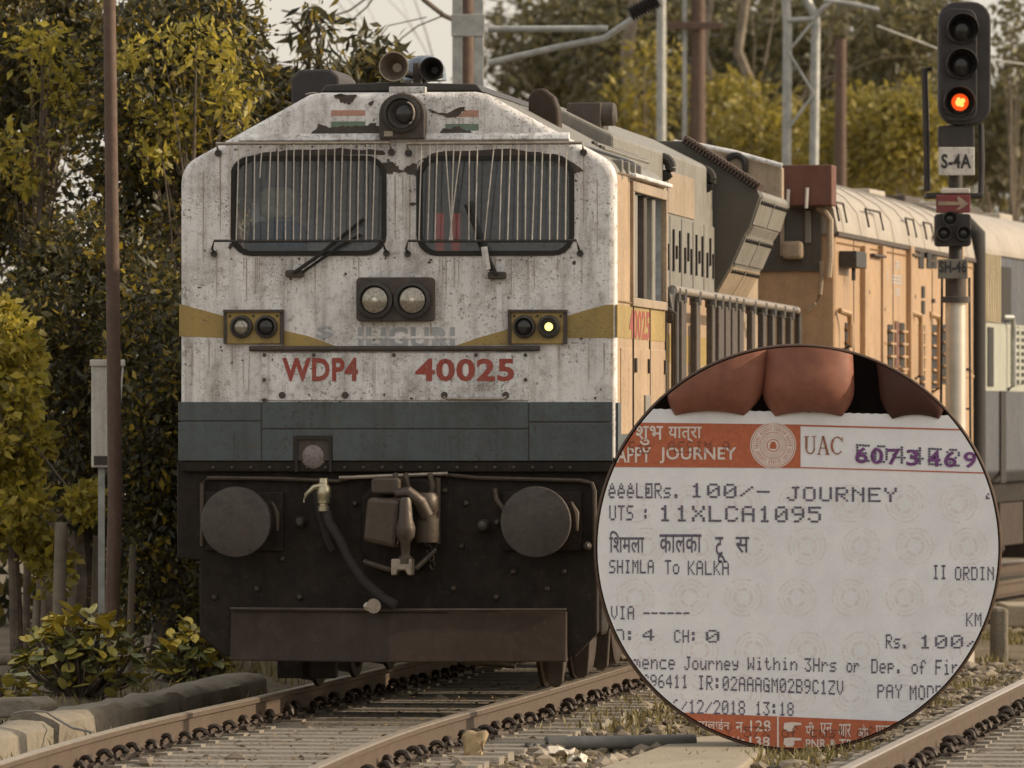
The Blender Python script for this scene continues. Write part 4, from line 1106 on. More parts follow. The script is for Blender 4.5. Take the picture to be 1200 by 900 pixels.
# side details measured along the wall
def side_box(name, xa, xb, ya, yb, depth, mat, parent=None, d0=.0, bev=.006):
    (La, z1), (Lb, _) = cs(xa, ya), cs(xb, ya); _, z0 = cs(xa, yb)
    return MB().box(CW + d0, CW + d0 + depth, La, Lb, z0, z1).build(name, mat, parent or coach, bevel=bev)
for xa, xb in ((1008, 1013), (1029, 1033), (1062, 1066), (1118, 1124)):
    side_box('door_pillar', xa, xb, 288, 455, .05, M['orange'])
side_box('sliding_door', 1013.5, 1028.5, 297, 460, .03, M['orange'])
side_box('sliding_door', 1067, 1088, 300, 470, .03, M['orange'])
for px in (1000, 1036, 1046, 1092, 1112, 1128):
    side_box('panel_seam', px, px + .35, 276, 460, .006, M['chipped'], bev=0)
for px, py in ((1012, 340), (1030, 360), (1066, 345), (1089, 350), (1030, 400)):
    side_box('latch', px, px + 1.6, py, py + 5, .05, M['chipped'])
rv = MB()
for k in range(150):
    for zz in (zg - .10, 2.35, 1.45): rv.lathe((CW + .002, .06 + k * .0765, zz), [(.012, -.004), (.010, .010)], 6, 'x')
rv.build('rivets', M['orange'], coach)['kind'] = 'stuff'
MB().box(CW, CW + .012, .03, CL_ - .03, 2.28, 2.31).build('waist_rail', M['orange'], coach, bevel=.004)
lampb = side_box('side_lamp', 983, 995, 294, 313, .16, M['dark_metal'])
L_, z_ = cs(990, 313); MB().tube([(CW + .08, L_, z_), (CW + .08, L_, z_ - .12)], .02, 6).build('lamp_stem', M['dark_metal'], lampb)
side_box('lintel', 1014, 1028, 297, 300, .09, M['chipped'])
side_box('lintel', 1063, 1072, 297, 300, .07, M['chipped'])
for xa, xb in ((1072.5, 1078), (1082, 1087), (1092.5, 1097)):
    side_box('vent_slot', xa, xb, 295, 314, .012, M['rubber'], d0=.032 if xb < 1088 else .0)
for ya, yb in ((335, 349), (352, 368)):
    side_box('vent_slot', 1076, 1079, ya, yb, .012, M['rubber'], d0=.032)
for xa, xb, ya, yb in ((990, 994, 378, 440), (1040, 1045, 380, 440), (1054, 1059, 378, 440), (1074, 1079, 380, 455), (1090, 1098, 380, 455), (1103, 1110, 380, 450)):
    d0 = .032 if 1067 < xa < 1088 else 0
    fr = side_box('louvred_window', xa, xb, ya, yb, .012, M['rubber'], d0=d0)
    (La, z1), (Lb, _) = cs(xa, ya), cs(xb, ya); _, z0 = cs(xa, yb)
    k = 0; zz = z0 + .05
    while zz < z1:
        MB().box(CW + d0 + .012, CW + d0 + .04, La - .03, Lb + .06, zz, zz + .022).build('louvre_slat', M['orange'], fr)
        zz += .12
side_box('rust_strip', 1048, 1052, 376, 440, .014, M['rust_box'])
side_box('rust_strip', 1100, 1102.5, 380, 440, .014, M['rust_box'])
for px, ya, yb in ((980, 364, 405), (1064, 366, 440), (1086, 368, 455)):
    (L_, z1), (_, z0) = cs(px, ya), cs(px, yb)
    MB().tube([(CW + .03, L_, z1), (CW + .10, L_ + .12, z1 - .03), (CW + .10, L_ + .25, z1 - .12), (CW + .10, L_ + .25, z0), (CW + .0, L_ + .25, z0 - .05)], .028, 8).build('hand_rail', M['orange'], coach, smooth=True)
for xa, xb, ya, yb in ((1034, 1040, 313, 330), (1045, 1056, 322, 334), (1049, 1054, 306, 316), (1049, 1054, 338, 348), (1010, 1012, 322, 334)):
    for k in range(3):      # faded, illegible stencil rows
        h = (yb - ya) / 3
        side_box('faded_stencil', xa, xb, ya + k * h, ya + (k + .5) * h, .004, M['faded_letter'], bev=0)
for xa, xb in ((979, 988), (1014, 1031), (1061, 1070), (1082, 1091)):   # roof step irons
    La, Lb = cs(xa, 260)[0], cs(xb, 260)[0]
    q = MB(); zr = zg + .08
    rp = lambda q_: ((CW + .05) * math.cos(q_), zg + .70 * math.sin(q_) ** .8)
    (xa_, za_), (xb_, zb_) = (CW + .035, zg + .09), (CW - .0, zg + .26)
    q.tube([(xa_, La, za_), (xb_, La, zb_), (xb_, Lb, zb_), (xa_, Lb, za_)], .011, 8)
    q.build('step_iron', M['chipped'], coach)
for k in range(9):
    MB().tube([(x, .4 + k * 1.3, z + .004) for x, z in roof_arc(CW + .02, zg, 4.20)], .007, 6).build('roof_rib', M['coach_roof'], coach, smooth=True)
for k in range(5):
    MB().box(-.25, .25, 1 + k * 2.2, 1.9 + k * 2.2, 4.18, 4.26).build('roof_ventilator', M['chipped' if k % 2 else 'coach_roof'], coach, bevel=.02)
MB().box(-1.45, 1.45, .1, CL_ - .1, .85, 1.15).build('underframe', M['black'], coach)
bogie(coach, 1.6, 2, 2.2); bogie(coach, 7.8, 2, 2.2)
MB().tube([(0, -1.0, 1.05), (0, .1, 1.05)], .12, 10).build('coupling', M['grease'], coach, smooth=True)

GF = Frame(3.34, 78.45, math.radians(12.0))
grey = thing('grey_coach', (GF.ox, GF.oy, 0), -GF.th, 'dark grey passenger coach with pale green window band at the frame edge', 'coach')
GW = 1.6
def gs(px, py): return GF.side(GW, px, py)
g_z = [gs(1155, py)[1] for py in (567, 458, 378, 292)]     # lower edge, band bottom, band top, gutter
MB().prism([(-GW, g_z[0] + .12), (-GW + .12, g_z[0]), (GW - .12, g_z[0]), (GW, g_z[0] + .12), (GW, g_z[3]), (-GW, g_z[3])], 0, 20).build('body', M['coach_grey'], grey, bevel=.02)
MB().prism([(-GW - .02, g_z[3] - .01), (GW + .02, g_z[3] - .01)] + roof_arc(GW + .02, g_z[3], g_z[3] + .56), -.02, 20).build('roof', M['coach_roof'], grey, smooth=40)
MB().box(GW, GW + .008, .05, 20, g_z[1], g_z[2]).build('window_band', M['coach_cream'], grey)
MB().box(GW, GW + .03, -.02, 20, g_z[3] - .05, g_z[3]).build('gutter', M['coach_roof'], grey)
def gbox(name, xa, xb, ya, yb, depth, mat, d0=.009, parent=None, bev=.006):
    (La, z1), (Lb, _) = gs(xa, ya), gs(xb, ya); _, z0 = gs(xa, yb)
    return MB().box(GW + d0, GW + d0 + depth, La, Lb, z0, z1).build(name, mat, parent or grey, bevel=bev)
rp_ = gbox('ribbed_door', 1153.5, 1171, 294, 377, .01, M['ribbed'])
for k in range(6):
    gbox('rib', 1154.5 + k * 2.8, 1156 + k * 2.8, 296, 376, .02, M['ribbed'], parent=rp_, bev=0)
gbox('doorway', 1172, 1183, 312, 376, .012, M['rubber'])
gbox('doorway', 1171, 1177, 458, 566, .012, M['rubber'])
gbox('slot_window', 1156, 1162.5, 383, 453, .012, M['rubber'], bev=.02)
lw = gbox('louvred_window', 1183.5, 1198.5, 383, 450, .012, M['rubber'])
for k in range(8):
    gbox('louvre_slat', 1183.5, 1198.5, 384 + k * 8.2, 387.5 + k * 8.2, .03, M['coach_cream'], parent=lw, bev=0)
gbox('louvre_mullion', 1190, 1192, 383, 450, .035, M['coach_cream'], parent=lw)
lw = gbox('louvred_window', 1203, 1216, 383, 450, .012, M['rubber'])
(L_, z1), (_, z0) = gs(1176, 372), gs(1176, 452)
MB().tube([(GW, L_, z1), (GW + .08, L_ + .1, z1), (GW + .08, L_ + .22, z1 - .1), (GW + .08, L_ + .22, z0), (GW, L_ + .22, z0 - .05)], .03, 8).build('hand_rail', M['mast'], grey, smooth=True)
for k in range(5):
    q = MB().box(-.3, .3, .8 + 2.4 * k, 1.8 + 2.4 * k, g_z[3] + .52, g_z[3] + .66).build('roof_ventilator', M['chipped' if k % 2 else 'coach_roof'], grey, bevel=.02)
# corrugated gangway between the coaches
for k in range(5):
    s_ = 1 - .05 * (k % 2)
    MB().prism([(-1.25 * s_, 1.2), (1.25 * s_, 1.2), (1.32 * s_, g_z[3] - .3), (1.05 * s_, g_z[3] + .12), (.6, g_z[3] + .28), (-.6, g_z[3] + .28), (-1.05 * s_, g_z[3] + .12), (-1.32 * s_, g_z[3] - .3)], -.62 + k * .122, -.51 + k * .122).build('gangway_bellows', M['rubber'], grey, bevel=.015)
pth = [gs(1133, 258), gs(1141, 262), gs(1147, 275), gs(1149, 300), gs(1149, 420), gs(1149, 560)]
MB().tube([(GW - .25 + .22 * min(1, i / 2), -.12, z) for i, (_, z) in enumerate(pth)], .10, 10).build('end_hose', M['rubber'], grey, smooth=True)
MB().box(-1.4, 1.4, .1, 19.8, g_z[0] - .22, g_z[0]).build('underframe', M['black'], grey)
bogie(grey, 1.9, 2, 2.3)
gbox('battery_box', 1188, 1215, 590, 640, .05, M['brown_plate'], d0=-.2)
MB().box(1.0, 1.38, 5.2, 7.4, .30, .98).build('battery_box', M['brown_plate'], grey, bevel=.02)

# ---------------------------------------------------------------- signal
SZ = 64.0
S = lambda px, py: ((px - CX) / F * SZ, EYE + (HY - py) / F * SZ)
sigx = S(1120, 500)[0]
sig = thing('railway_signal', (0, SZ, 0), 0, 'silver post with black three-lamp signal showing an orange lower light', 'signal')
zt = S(0, 352)[1]
MB().lathe((sigx, 0, 0), [(.16, -.32), (.16, -.1), (.088, -.08), (.088, zt)], 28, 'z').build('post', M['silver'], sig, smooth=40)
MB().lathe((sigx, 0, zt - .02), [(.13, 0), (.13, .05), (.09, .055), (.09, .22)], 24, 'z').build('post_collar', M['chipped'], sig, smooth=40)
MB().lathe((sigx, 0, zt + .2), [(.06, 0), (.06, 1.3)], 16, 'z').build('upper_post', M['dark_metal'], sig, smooth=40)
a0, a1 = S(1096, 147), S(1160, 3)
hd = MB().prism(rrect(a0[0] + .02, a1[0] - .0, a0[1], a1[1], .16), -.16, .04).build('signal_head', M['sig_black'], sig, bevel=.015)
MB().prism(rrect(a0[0] + .03, a1[0] - .12, a0[1] + .03, a1[1] - .06, .10), -.19, -.16).build('lamp_door', M['sig_black'], hd, bevel=.01)
for px, py, lit in ((1126, 36, 0), (1125, 77, 0), (1122, 121, 1)):
    x, z = S(px, py)
    vz = MB(); n = 28     # half-open hood over each lens
    for (r, h) in ((.135, -.19), (.135, -.38)):
        for k in range(n + 1):
            q = math.radians(-55 + 290 * k / n); vz.v.append((x + r * math.cos(q), h * (1 if r else 1) + (.06 if h < -.3 and (k < 5 or k > n - 5) else 0), z + r * math.sin(q)))
    for k in range(n):
        vz.f.append((k, k + 1, n + 2 + k, n + 1 + k)); vz.m.append(0)
    lh = vz.build('lamp_hood', M['sig_black'], hd, smooth=True)
    so_ = lh.modifiers.new('thick', 'SOLIDIFY'); so_.thickness = .008
    MB().lathe((x, -.19, z), [(.13, 0), (.125, -.02), (.115, -.022), (.11, -.005)], 28).build('lens_ring', M['dark_metal'], hd, smooth=True)
    MB().lathe((x, -.192, z), [(.11, 0), (.085, -.02), (.03, -.028)], 24).build('lens', M['lens_dark'], hd, smooth=True)
    if lit:
        MB().lathe((x + .01, -.215, z), [(.074, 0), (.058, -.014), (.025, -.02)], 22).build('lit_lens', M['lamp_amber'], hd, smooth=True)
        for dx, dz, r in ((.0, -.004, .032), (.032, .012, .022), (.024, -.024, .018), (-.004, .026, .016)):
            MB().lathe((x + dx, -.236, z + dz), [(r, 0), (r * .5, -.008)], 10).build('lamp_core', M['lamp_core'], hd, smooth=True)
a0, a1 = S(1099, 173), S(1141, 148)
MB().box(a0[0], a1[0], -.12, .05, a0[1], a1[1]).build('junction_box', M['sig_black'], sig, bevel=.012)
def splate(xa, xb, ya, yb, mat, txt, tx, parent=None, bold=.03, y=-.14):
    a0, a1 = S(xa, yb), S(xb, ya)
    p = MB().box(a0[0], a1[0], y, y + .02, a0[1], a1[1]).build('sign_plate', M[mat], parent or sig, bevel=.006)
    if txt:
        b0, b1 = S(tx[0], tx[3]), S(tx[1], tx[2])
        v_, f_ = text2d(txt, bold); P = fit(v_, b0[0], b1[0], b0[1], b1[1])
        MB().add([(x, y - .006, z) for x, z in P], f_).build('lettering', M['ink'], p)
    return p
splate(1099, 1141, 173, 206, 'plate_white', 'S-4A', (1102, 1137, 181, 198))
splate(1098, 1133, 304, 327, 'plate_grey', 'SH-46', (1099.5, 1131.5, 306, 320))
# arrow plate
a0, a1 = S(1096, 250), S(1136, 229)
ap = MB().box(a0[0], a1[0], -.15, -.13, a0[1], a1[1]).build('sign_plate', M['maroon'], sig, bevel=.006)
A = [(1099, 236.5), (1121, 237), (1121, 238.5)] ; 
pts = [(1098, 236.5), (1122, 237), (1120, 231.5), (1123, 231), (1134, 239.5), (1122, 247), (1119.5, 246), (1125, 241), (1098, 241)]
P = [S(*p) for p in reversed(pts)]
MB().prism(P, -.156, -.149).build('arrow', M['hood_cream'], ap)
MB().box(a0[0] + .05, a1[0] + .0, -.11, .06, a1[1] + .012, a1[1] + .06).build('bracket', M['silver'], sig, bevel=.01)
# triangular three-lamp unit
a0, a1 = S(1095, 289), S(1137, 251)
tu = MB().prism(rrect(a0[0], a1[0], a0[1], a1[1], .03), -.14, .06).build('shunt_unit', M['sig_black'], sig, bevel=.012)
for px, py in ((1112, 257), (1105, 274), (1128, 274)):
    x, z = S(px, py)
    MB().lathe((x, -.14, z), [(.068, 0), (.066, -.07), (.058, -.07), (.054, -.01)], 20).build('lamp_ring', M['dark_metal'], tu, smooth=True)
    MB().lathe((x, -.145, z), [(.054, 0), (.03, -.015)], 16).build('lens', M['lens_dark'], tu, smooth=True)
# side frames, ladder stays, platform
f1 = [S(*p) for p in ((1093, 80), (1084, 80), (1086, 150), (1087, 224))]
MB().tube([(x, .05, z) for x, z in f1], .028, 8).build('guard_rail', M['sig_black'], sig)
f1 = [S(*p) for p in ((1150, 145), (1151, 190), (1150, 226))]
MB().tube([(x, .05, z) for x, z in f1], .026, 8).build('guard_rail', M['sig_black'], sig)
a0, a1 = S(1085, 232), S(1152, 226)
MB().box(a0[0], a1[0], -.05, .35, a0[1], a1[1]).build('platform', M['sig_black'], sig, bevel=.01)
for px in (1105, 1137):
    p, q = S(px, 325), S(px + (-4 if px < 1120 else 3), 600)
    MB().tube([(p[0], .12, p[1]), (q[0], .12, -.25)], .012, 6).build('stay_rod', M['sig_black'], sig)
for k in range(8):
    z = -.1 + k * .34
    MB().tube([(sigx + .04, .12, z), (sigx + .14, .12, z)], .010, 6).build('ladder_rung', M['sig_black'], sig)

# ---------------------------------------------------------------- overhead line masts and poles
def lattice(px0, px1, Z, label, ybase=-.3, top=None, brown=False):
    x0, x1 = (px0 - CX) / F * Z, (px1 - CX) / F * Z
    t_ = thing('overhead_line_mast', ((x0 + x1) / 2, Z, ybase), 0, label, 'mast', 'overhead line masts')
    w = (x1 - x0) / 2; h = (top or 9.5)
    lg = .10 if not brown else .16
    for sgn in (-1, 1):
        MB().box(sgn * w - lg / 2, sgn * w + lg / 2, -.08, .08, 0, h).build('channel', M['mast'], t_, bevel=.01)
    return t_, w, h
Zm = 74.0
m1, w, h = lattice(536, 561, Zm, 'grey twin-channel mast rising behind the locomotive roof with cantilever arm', top=8.0)
for k in range(6):
    z = 4.7 + k * .62
    MB().box(-w - .06, w + .06, -.10, -.082, z, z + .22 if k % 2 == 0 else z + .12).build('batten_plate', M['mast'], m1, bevel=.006)
mp = lambda px, py: ((px - CX) / F * Zm - m1.location.x, EYE + (HY - py) / F * Zm + .3)
p, q, r_, s_ = mp(572, 34), mp(712, 34), mp(572, 74), mp(770, 4)
MB().tube([(p[0], 0, p[1]), (q[0], -.1, q[1])], .035, 10).build('cantilever_tube', M['mast'], m1, smooth=True)
MB().tube([(r_[0], 0, r_[1]), (mp(650, 56)[0], 0, mp(650, 56)[1]), (mp(708, 45)[0], -.1, mp(708, 45)[1]), (s_[0], -.15, s_[1])], .035, 10).build('cantilever_tube', M['mast'], m1, smooth=True)
a0, a1 = Vector((mp(738, 18)[0], -.13, mp(738, 18)[1])), Vector((mp(772, 0)[0], -.15, mp(772, 0)[1]))
ins = MB()
ins.tube([a0.lerp(a1, k / 20) for k in range(21)], [.09 if k % 2 else .055 for k in range(21)], 12)
ins.build('insulator', M['rubber'], m1, smooth=30)
bx = (547 - CX) / F * 76
o = MB().lathe((0, 0, 0), [(.07, -.1), (.07, 8)], 14, 'z').build('pole', M['rust_pole'], None, smooth=40, loc=(bx, 76, -.3))
tag(o, 'thin brown pole seen between the channels of the grey mast', 'pole')
for px, Z, mt, r, label, ytop in ((775, 120, 'mast', .075, 'slim grey mast behind the locomotive hood, left of the brown crossarm pole', 9.5), (985, 112, 'rust_pole', .085, 'dark brown pole standing among trees right of the forked grey mast', 7.75)):
    x = (px - CX) / F * Z
    o = MB().lathe((0, 0, 0), [(r * 1.1, -.3), (r, ytop)], 14, 'z').build('pole', M[mt], None, smooth=40, loc=(x, Z, -.2))
    tag(o, label, 'pole')
Zc = 115
t_ = thing('utility_pole', ((818 - CX) / F * Zc, Zc, -.3), 0, 'brown pole with a crossarm behind the locomotive hood', 'utility pole')
MB().lathe((0, 0, 0), [(.125, 0), (.11, 10)], 14, 'z').build('pole', M['rust_pole'], t_, smooth=40)
zz = EYE + (HY - 31) / F * Zc + .3
MB().box((782 - 818) / F * Zc, (846 - 818) / F * Zc, -.2, -.14, zz - .05, zz + .06).build('crossarm', M['rust_pole'], t_, bevel=.01)
MB().box(-.24, -.17, -.05, .05, 2, 10).build('stay_angle', M['mast'], t_)
Zf = 100
t_ = thing('overhead_line_mast', ((938 - CX) / F * Zf, Zf, -.3), 0, 'forked two-legged grey mast above the brown end board', 'mast', 'overhead line masts')
fp = lambda px, py: ((px - 938) / F * Zf, EYE + (HY - py) / F * Zf + .3)
for pts in ([(921, 300), (922, 190), (923, 30), (921, 0), (918, -40)], [(955, 300), (954, 190), (956, 30), (955, 18), (945, 0), (935, -20)]):
    MB().tube([(fp(*p)[0], 0, max(0, fp(*p)[1]) if k else 0) for k, p in enumerate(pts)], .065, 10).build('mast_leg', M['mast'], t_, smooth=True)
for pts in ([(923, 24), (955, 22)], [(955, 20), (966, 8), (975, 2)], [(965, 0), (1000, 5), (1030, 12)], [(924, 60), (954, 24)], [(924, 62), (954, 110)], [(924, 150), (954, 110)]):
    MB().tube([(fp(*p)[0], -.05, fp(*p)[1]) for p in pts], .035 if pts[0][1] < 30 else .02, 8).build('brace', M['mast'], t_, smooth=True)
p, q = at(1028, 30, 100), at(1200, 75, 104)
o = MB().tube([p, p.lerp(q, .5) - Vector((0, 0, .12)), q], .012, 6).build('overhead_wire', M['mast'], None)
tag(o, 'thin overhead wire sloping behind the signal head', 'wire')
# posts at the left
Zp = 57.0
x = (127 - CX) / F * Zp
o = MB().tube([((129 - CX) / F * Zp, Zp, -.2), ((135 - CX) / F * Zp, Zp, 1.2), ((132 - CX) / F * Zp, Zp, 3.0), ((127 - CX) / F * Zp, Zp, 5.6)], [.058, .056, .052, .046], 16).build('rusty_pole', M['rust_pole'], None, smooth=True)
tag(o, 'tall rusty brown pole rising beside the trees at the left', 'pole')
a0, a1 = at(107, 548, 57.6), at(142, 426, 57.6)
sb = thing('notice_board', (0, 57.6, 0), 0, 'narrow white board on a stand behind the tall rusty pole', 'board')
MB().box(a0.x, a1.x - .08, 0, .05, a0.z, a1.z).build('panel', M['plate_white'], sb, bevel=.01)
MB().box(a0.x - .01, a1.x + .03, -.02, .04, a1.z - .02, a1.z + .03).build('top_rail', M['plate_white'], sb, bevel=.006)
MB().box(a0.x + .02, a1.x - .10, -.006, .0, a0.z + .02, a0.z + .09).build('bottom_clip', M['chipped'], sb)
MB().tube([(a1.x + .015, 0, a1.z), (a1.x - .02, 0, a1.z - .5), (a1.x - .04, 0, a0.z)], .008, 6).build('cable', M['plate_white'], sb, smooth=True)
MB().box(a0.x + .05, a0.x + .10, .051, .10, -.2, a1.z - .1).build('stand', M['mast'], sb)
for px, py, dz, w in ((68, 612, 0, .055), (112, 628, .8, .05), (40, 700, .4, .035), (152, 640, 1.2, .03)):
    Z = 58.5 + dz; x = (px - CX) / F * Z
    top = EYE + (HY - py) / F * Z
    o = MB().tube([(0, 0, 0), (.01, 0, top / 2 + .1), (.025, 0, top + .2)], [w, w * .96, w * .9], 10).build('fence_post', M['trunk_pale'], None, smooth=True, loc=(x, Z, -.2))
    tag(o, {68: 'tallest grey wooden fence post at the left under the golden leaves', 112: 'grey wooden fence post just left of the rusty pole', 40: 'short thin stake above the broad-leaved plant at far left', 152: 'thin pale stake just right of the rusty pole'}[px], 'post', 'fence posts at the left')
o = MB().tube([at(-30, 776, 56.5), at(5, 772, 56.5), at(32, 775, 56.5)], .05, 10).build('fallen_log', M['trunk_pale'], None, smooth=True)
tag(o, 'pale fallen log lying at the left edge behind the plant', 'log')
wp = [at(16, 836, 48), at(30, 833, 48), at(54, 834, 48), at(66, 842, 48), at(85, 853, 47.8), at(108, 858, 47.6)]
o = MB().tube(wp, .008, 6).build('loose_wire', M['pipe_grey'], None, smooth=True)
tag(o, 'thin loose wire draped over the near end of the kerb', 'wire')

# ---------------------------------------------------------------- vegetation
def leaves(name, centres, n, size, mat, parent=None, spread=.25, aspect=2.2, droop=.3, label=None):
    """n pointed folded leaves scattered in clumps around the given centres (x, y, z, radius)"""
    C = np.array(centres); idx = RNG.integers(0, len(C), n)
    # clumps: denser outside, hollow gaps between
    d = RNG.normal(0, 1, (n, 3)); d /= np.linalg.norm(d, axis=1, keepdims=True)
    p = C[idx, :3] + d * (C[idx, 3] * RNG.uniform(.25, 1.0, n) ** .6)[:, None]
    s = size * (.42 + 1.25 * RNG.random(n) ** 1.5)
    ax = d * .6 + RNG.normal(0, .7, (n, 3)); ax[:, 2] -= droop; ax /= np.linalg.norm(ax, axis=1, keepdims=True)
    sd2 = np.cross(ax, RNG.normal(0, 1, (n, 3))); sd2 /= np.linalg.norm(sd2, axis=1, keepdims=True)
    nr = np.cross(ax, sd2)
    L_ = s[:, None]; w_ = (s / aspect)[:, None]
    v0 = p; v1 = p + ax * L_ * .45 + sd2 * w_ * .5 + nr * w_ * .12; v2 = p + ax * L_ - nr * w_ * .1; v3 = p + ax * L_ * .45 - sd2 * w_ * .5 + nr * w_ * .12
    V = np.stack([v0, v1, v2, v3], 1).reshape(-1, 3)
    me = bpy.data.meshes.new(name)
    me.vertices.add(4 * n); me.vertices.foreach_set('co', V.astype(np.float32).ravel())
    me.loops.add(6 * n); base = (np.arange(n) * 4)[:, None]
    me.loops.foreach_set('vertex_index', (base + np.array([0, 1, 2, 0, 2, 3])).ravel().astype(np.int32))
    me.polygons.add(2 * n); me.polygons.foreach_set('loop_start', np.arange(0, 6 * n, 3, dtype=np.int32))
    me.update(calc_edges=True); me.validate()
    me.materials.append(mat)
    return link(name, me, parent)
def tree(px, Z, label, crown, n, size, mat, trunk_r=.12, trunk='trunk', lean=0.0, group=None, name='tree', clump=.35, nclump=60, droop=.3, aspect=2.2):
    """crown: list of (px, py, half width px, half height px, depth offset, half depth m)"""
    k = Z / F; x = (px - CX) * k
    t_ = thing(name, (0, 0, 0), 0, label, 'tree', group)
    cs_ = []
    for (cx_, cy_, hw, hh, dz, hd) in crown:
        wgt = max(4, int(nclump * (hw * hh) / sum(c[2] * c[3] for c in crown)))
        for _ in range(wgt):
            d = RNG.normal(0, 1, 3); d /= np.linalg.norm(d); d *= RNG.uniform(.2, 1) ** .45
            cs_.append(((cx_ - CX) * k + d[0] * hw * k, Z + dz + d[1] * hd, EYE + (HY - cy_) * k + d[2] * hh * k, clump * RNG.uniform(.5, 1.3)))
    mb = MB()
    c0 = crown[0]; top = Vector(((c0[0] - CX) * k, Z + c0[4], EYE + (HY - c0[1]) * k))
    b_ = Vector((x, Z, -.2)); mid = b_.lerp(top, .5) + Vector((lean, 0, 0))
    mb.tube([b_, b_.lerp(mid, .5) + Vector((RNG.normal(0, .04), 0, 0)), mid, mid.lerp(top, .6), top], [trunk_r * 1.15, trunk_r, trunk_r * .75, trunk_r * .5, trunk_r * .25], 9)
    for i in RNG.choice(len(cs_), min(14, len(cs_)), replace=False):     # limbs towards the clumps
        q = Vector(cs_[i][:3]); st_ = mid.lerp(top, RNG.uniform(-.3, .7))
        mb.tube([st_, st_.lerp(q, .5) + Vector((0, 0, RNG.uniform(-.05, .2))), q], [trunk_r * .4, trunk_r * .25, trunk_r * .08], 6)
    mb.build('trunk', M[trunk], t_, smooth=True)
    leaves('crown', cs_, n, size, M[mat], t_, droop=droop, aspect=aspect)
    return t_
# the dense dark growth at the left, tree by tree
G1 = 'dense trees at the left'
tree(60, 66, 'dense dark tree in the upper left corner behind the rusty pole', [(50, 60, 90, 110, 0, 1.2), (20, 190, 70, 110, 0, 1.0)], 24000, .08, 'leaf_dark', group=G1, nclump=90)
tree(205, 64, 'dense olive tree between the rusty pole and the white cab', [(200, 110, 85, 120, 0, 1.2), (175, 280, 75, 110, .4, 1.0), (240, 30, 50, 60, 0, .8)], 26000, .08, 'leaf_dark', group=G1, nclump=100)
tree(300, 70, 'dark leafy tree rising directly behind the sloping cab roof', [(300, 170, 80, 90, 0, 1.1), (260, 110, 60, 60, 0, .8), (380, 150, 70, 50, .5, .8), (420, 130, 40, 40, .5, .6)], 22000, .08, 'leaf_dark', group=G1, nclump=90)
tree(90, 62, 'shaded dark green tree behind the white notice board', [(90, 380, 90, 130, 0, .9), (120, 520, 90, 110, .2, .8)], 20000, .078, 'leaf_dark', group=G1, nclump=80)
tree(190, 61, 'dark bushy tree against the left flank of the locomotive', [(185, 430, 60, 120, 0, .7), (185, 600, 55, 110, .2, .6), (190, 700, 50, 60, 0, .5)], 18000, .072, 'leaf_dark', group=G1, nclump=80)
tree(350, 68, 'slender young tree with drooping leaves against the pale sky', [(362, 40, 20, 40, 0, .3), (375, 100, 26, 30, 0, .4)], 480, .17, 'leaf_dark', trunk_r=.04, group=G1, nclump=22, clump=.16, droop=.8, aspect=4)
tree(425, 69, 'small leafy tree top just left of the roof horns', [(428, 75, 36, 34, 0, .5), (412, 110, 40, 24, 0, .5), (450, 95, 20, 30, 0, .4)], 1300, .15, 'leaf_dark', trunk_r=.04, group=G1, nclump=30, clump=.17, droop=.6, aspect=3.4)
tree(20, 59, 'golden green broad-leaved tree at the left edge', [(5, 400, 28, 70, 0, .5), (20, 500, 38, 60, 0, .5), (8, 600, 40, 60, 0, .5), (95, 580, 24, 18, -.2, .2), (50, 655, 24, 28, 0, .3)], 6500, .085, 'leaf_gold', trunk_r=.05, group=G1, nclump=80, clump=.16, droop=.2, aspect=1.7)
# golden sprays: sunlight on the upper growth put into the leaf colour
tree(215, 62.6, 'golden leaf sprays coloured as sunlit leaves between pole and cab', [(230, 50, 60, 22, 0, .3), (195, 150, 40, 50, 0, .3), (270, 120, 30, 50, 0, .3), (160, 80, 20, 40, 0, .3)], 1200, .08, 'leaf_gold', trunk_r=.03, group=G1, nclump=40, clump=.16)
tree(30, 64, 'golden leaf sprays in the upper left corner', [(50, 60, 45, 30, 0, .3), (20, 190, 30, 40, 0, .3), (70, 120, 30, 40, 0, .3)], 800, .085, 'leaf_gold', trunk_r=.03, group=G1, nclump=30, clump=.2)
# far dark hedge mass closing the gaps low down
hc = [((RNG.uniform(-60, 340) - CX) / F * 73, 73 + RNG.uniform(-.6, .6), RNG.uniform(-.2, 3.6), .45) for _ in range(140)]
tag(leaves('hedge', hc, 12000, .14, M['leaf_dark']), 'dark hedge filling the gaps behind the left trees', 'hedge')
# bare branch against the sky
o = MB()
for pts, r in (([(475, -30), (497, 0), (520, 18), (540, 27), (560, 30)], .03), ([(330, 12), (380, 22), (410, 12), (440, -10)], .012), ([(520, 18), (490, 30), (470, 45), (462, 60)], .009), ([(405, 30), (430, 8), (450, -20)], .010), ([(440, 50), (455, 30), (500, 20)], .007)):
    o.tube([at(px, py, 80) for px, py in pts], r, 6)
o = o.build('bare_tree_branch', M['trunk'], None, smooth=True)
tag(o, 'thin bare branches crossing the pale sky above the roof horns', 'branch')
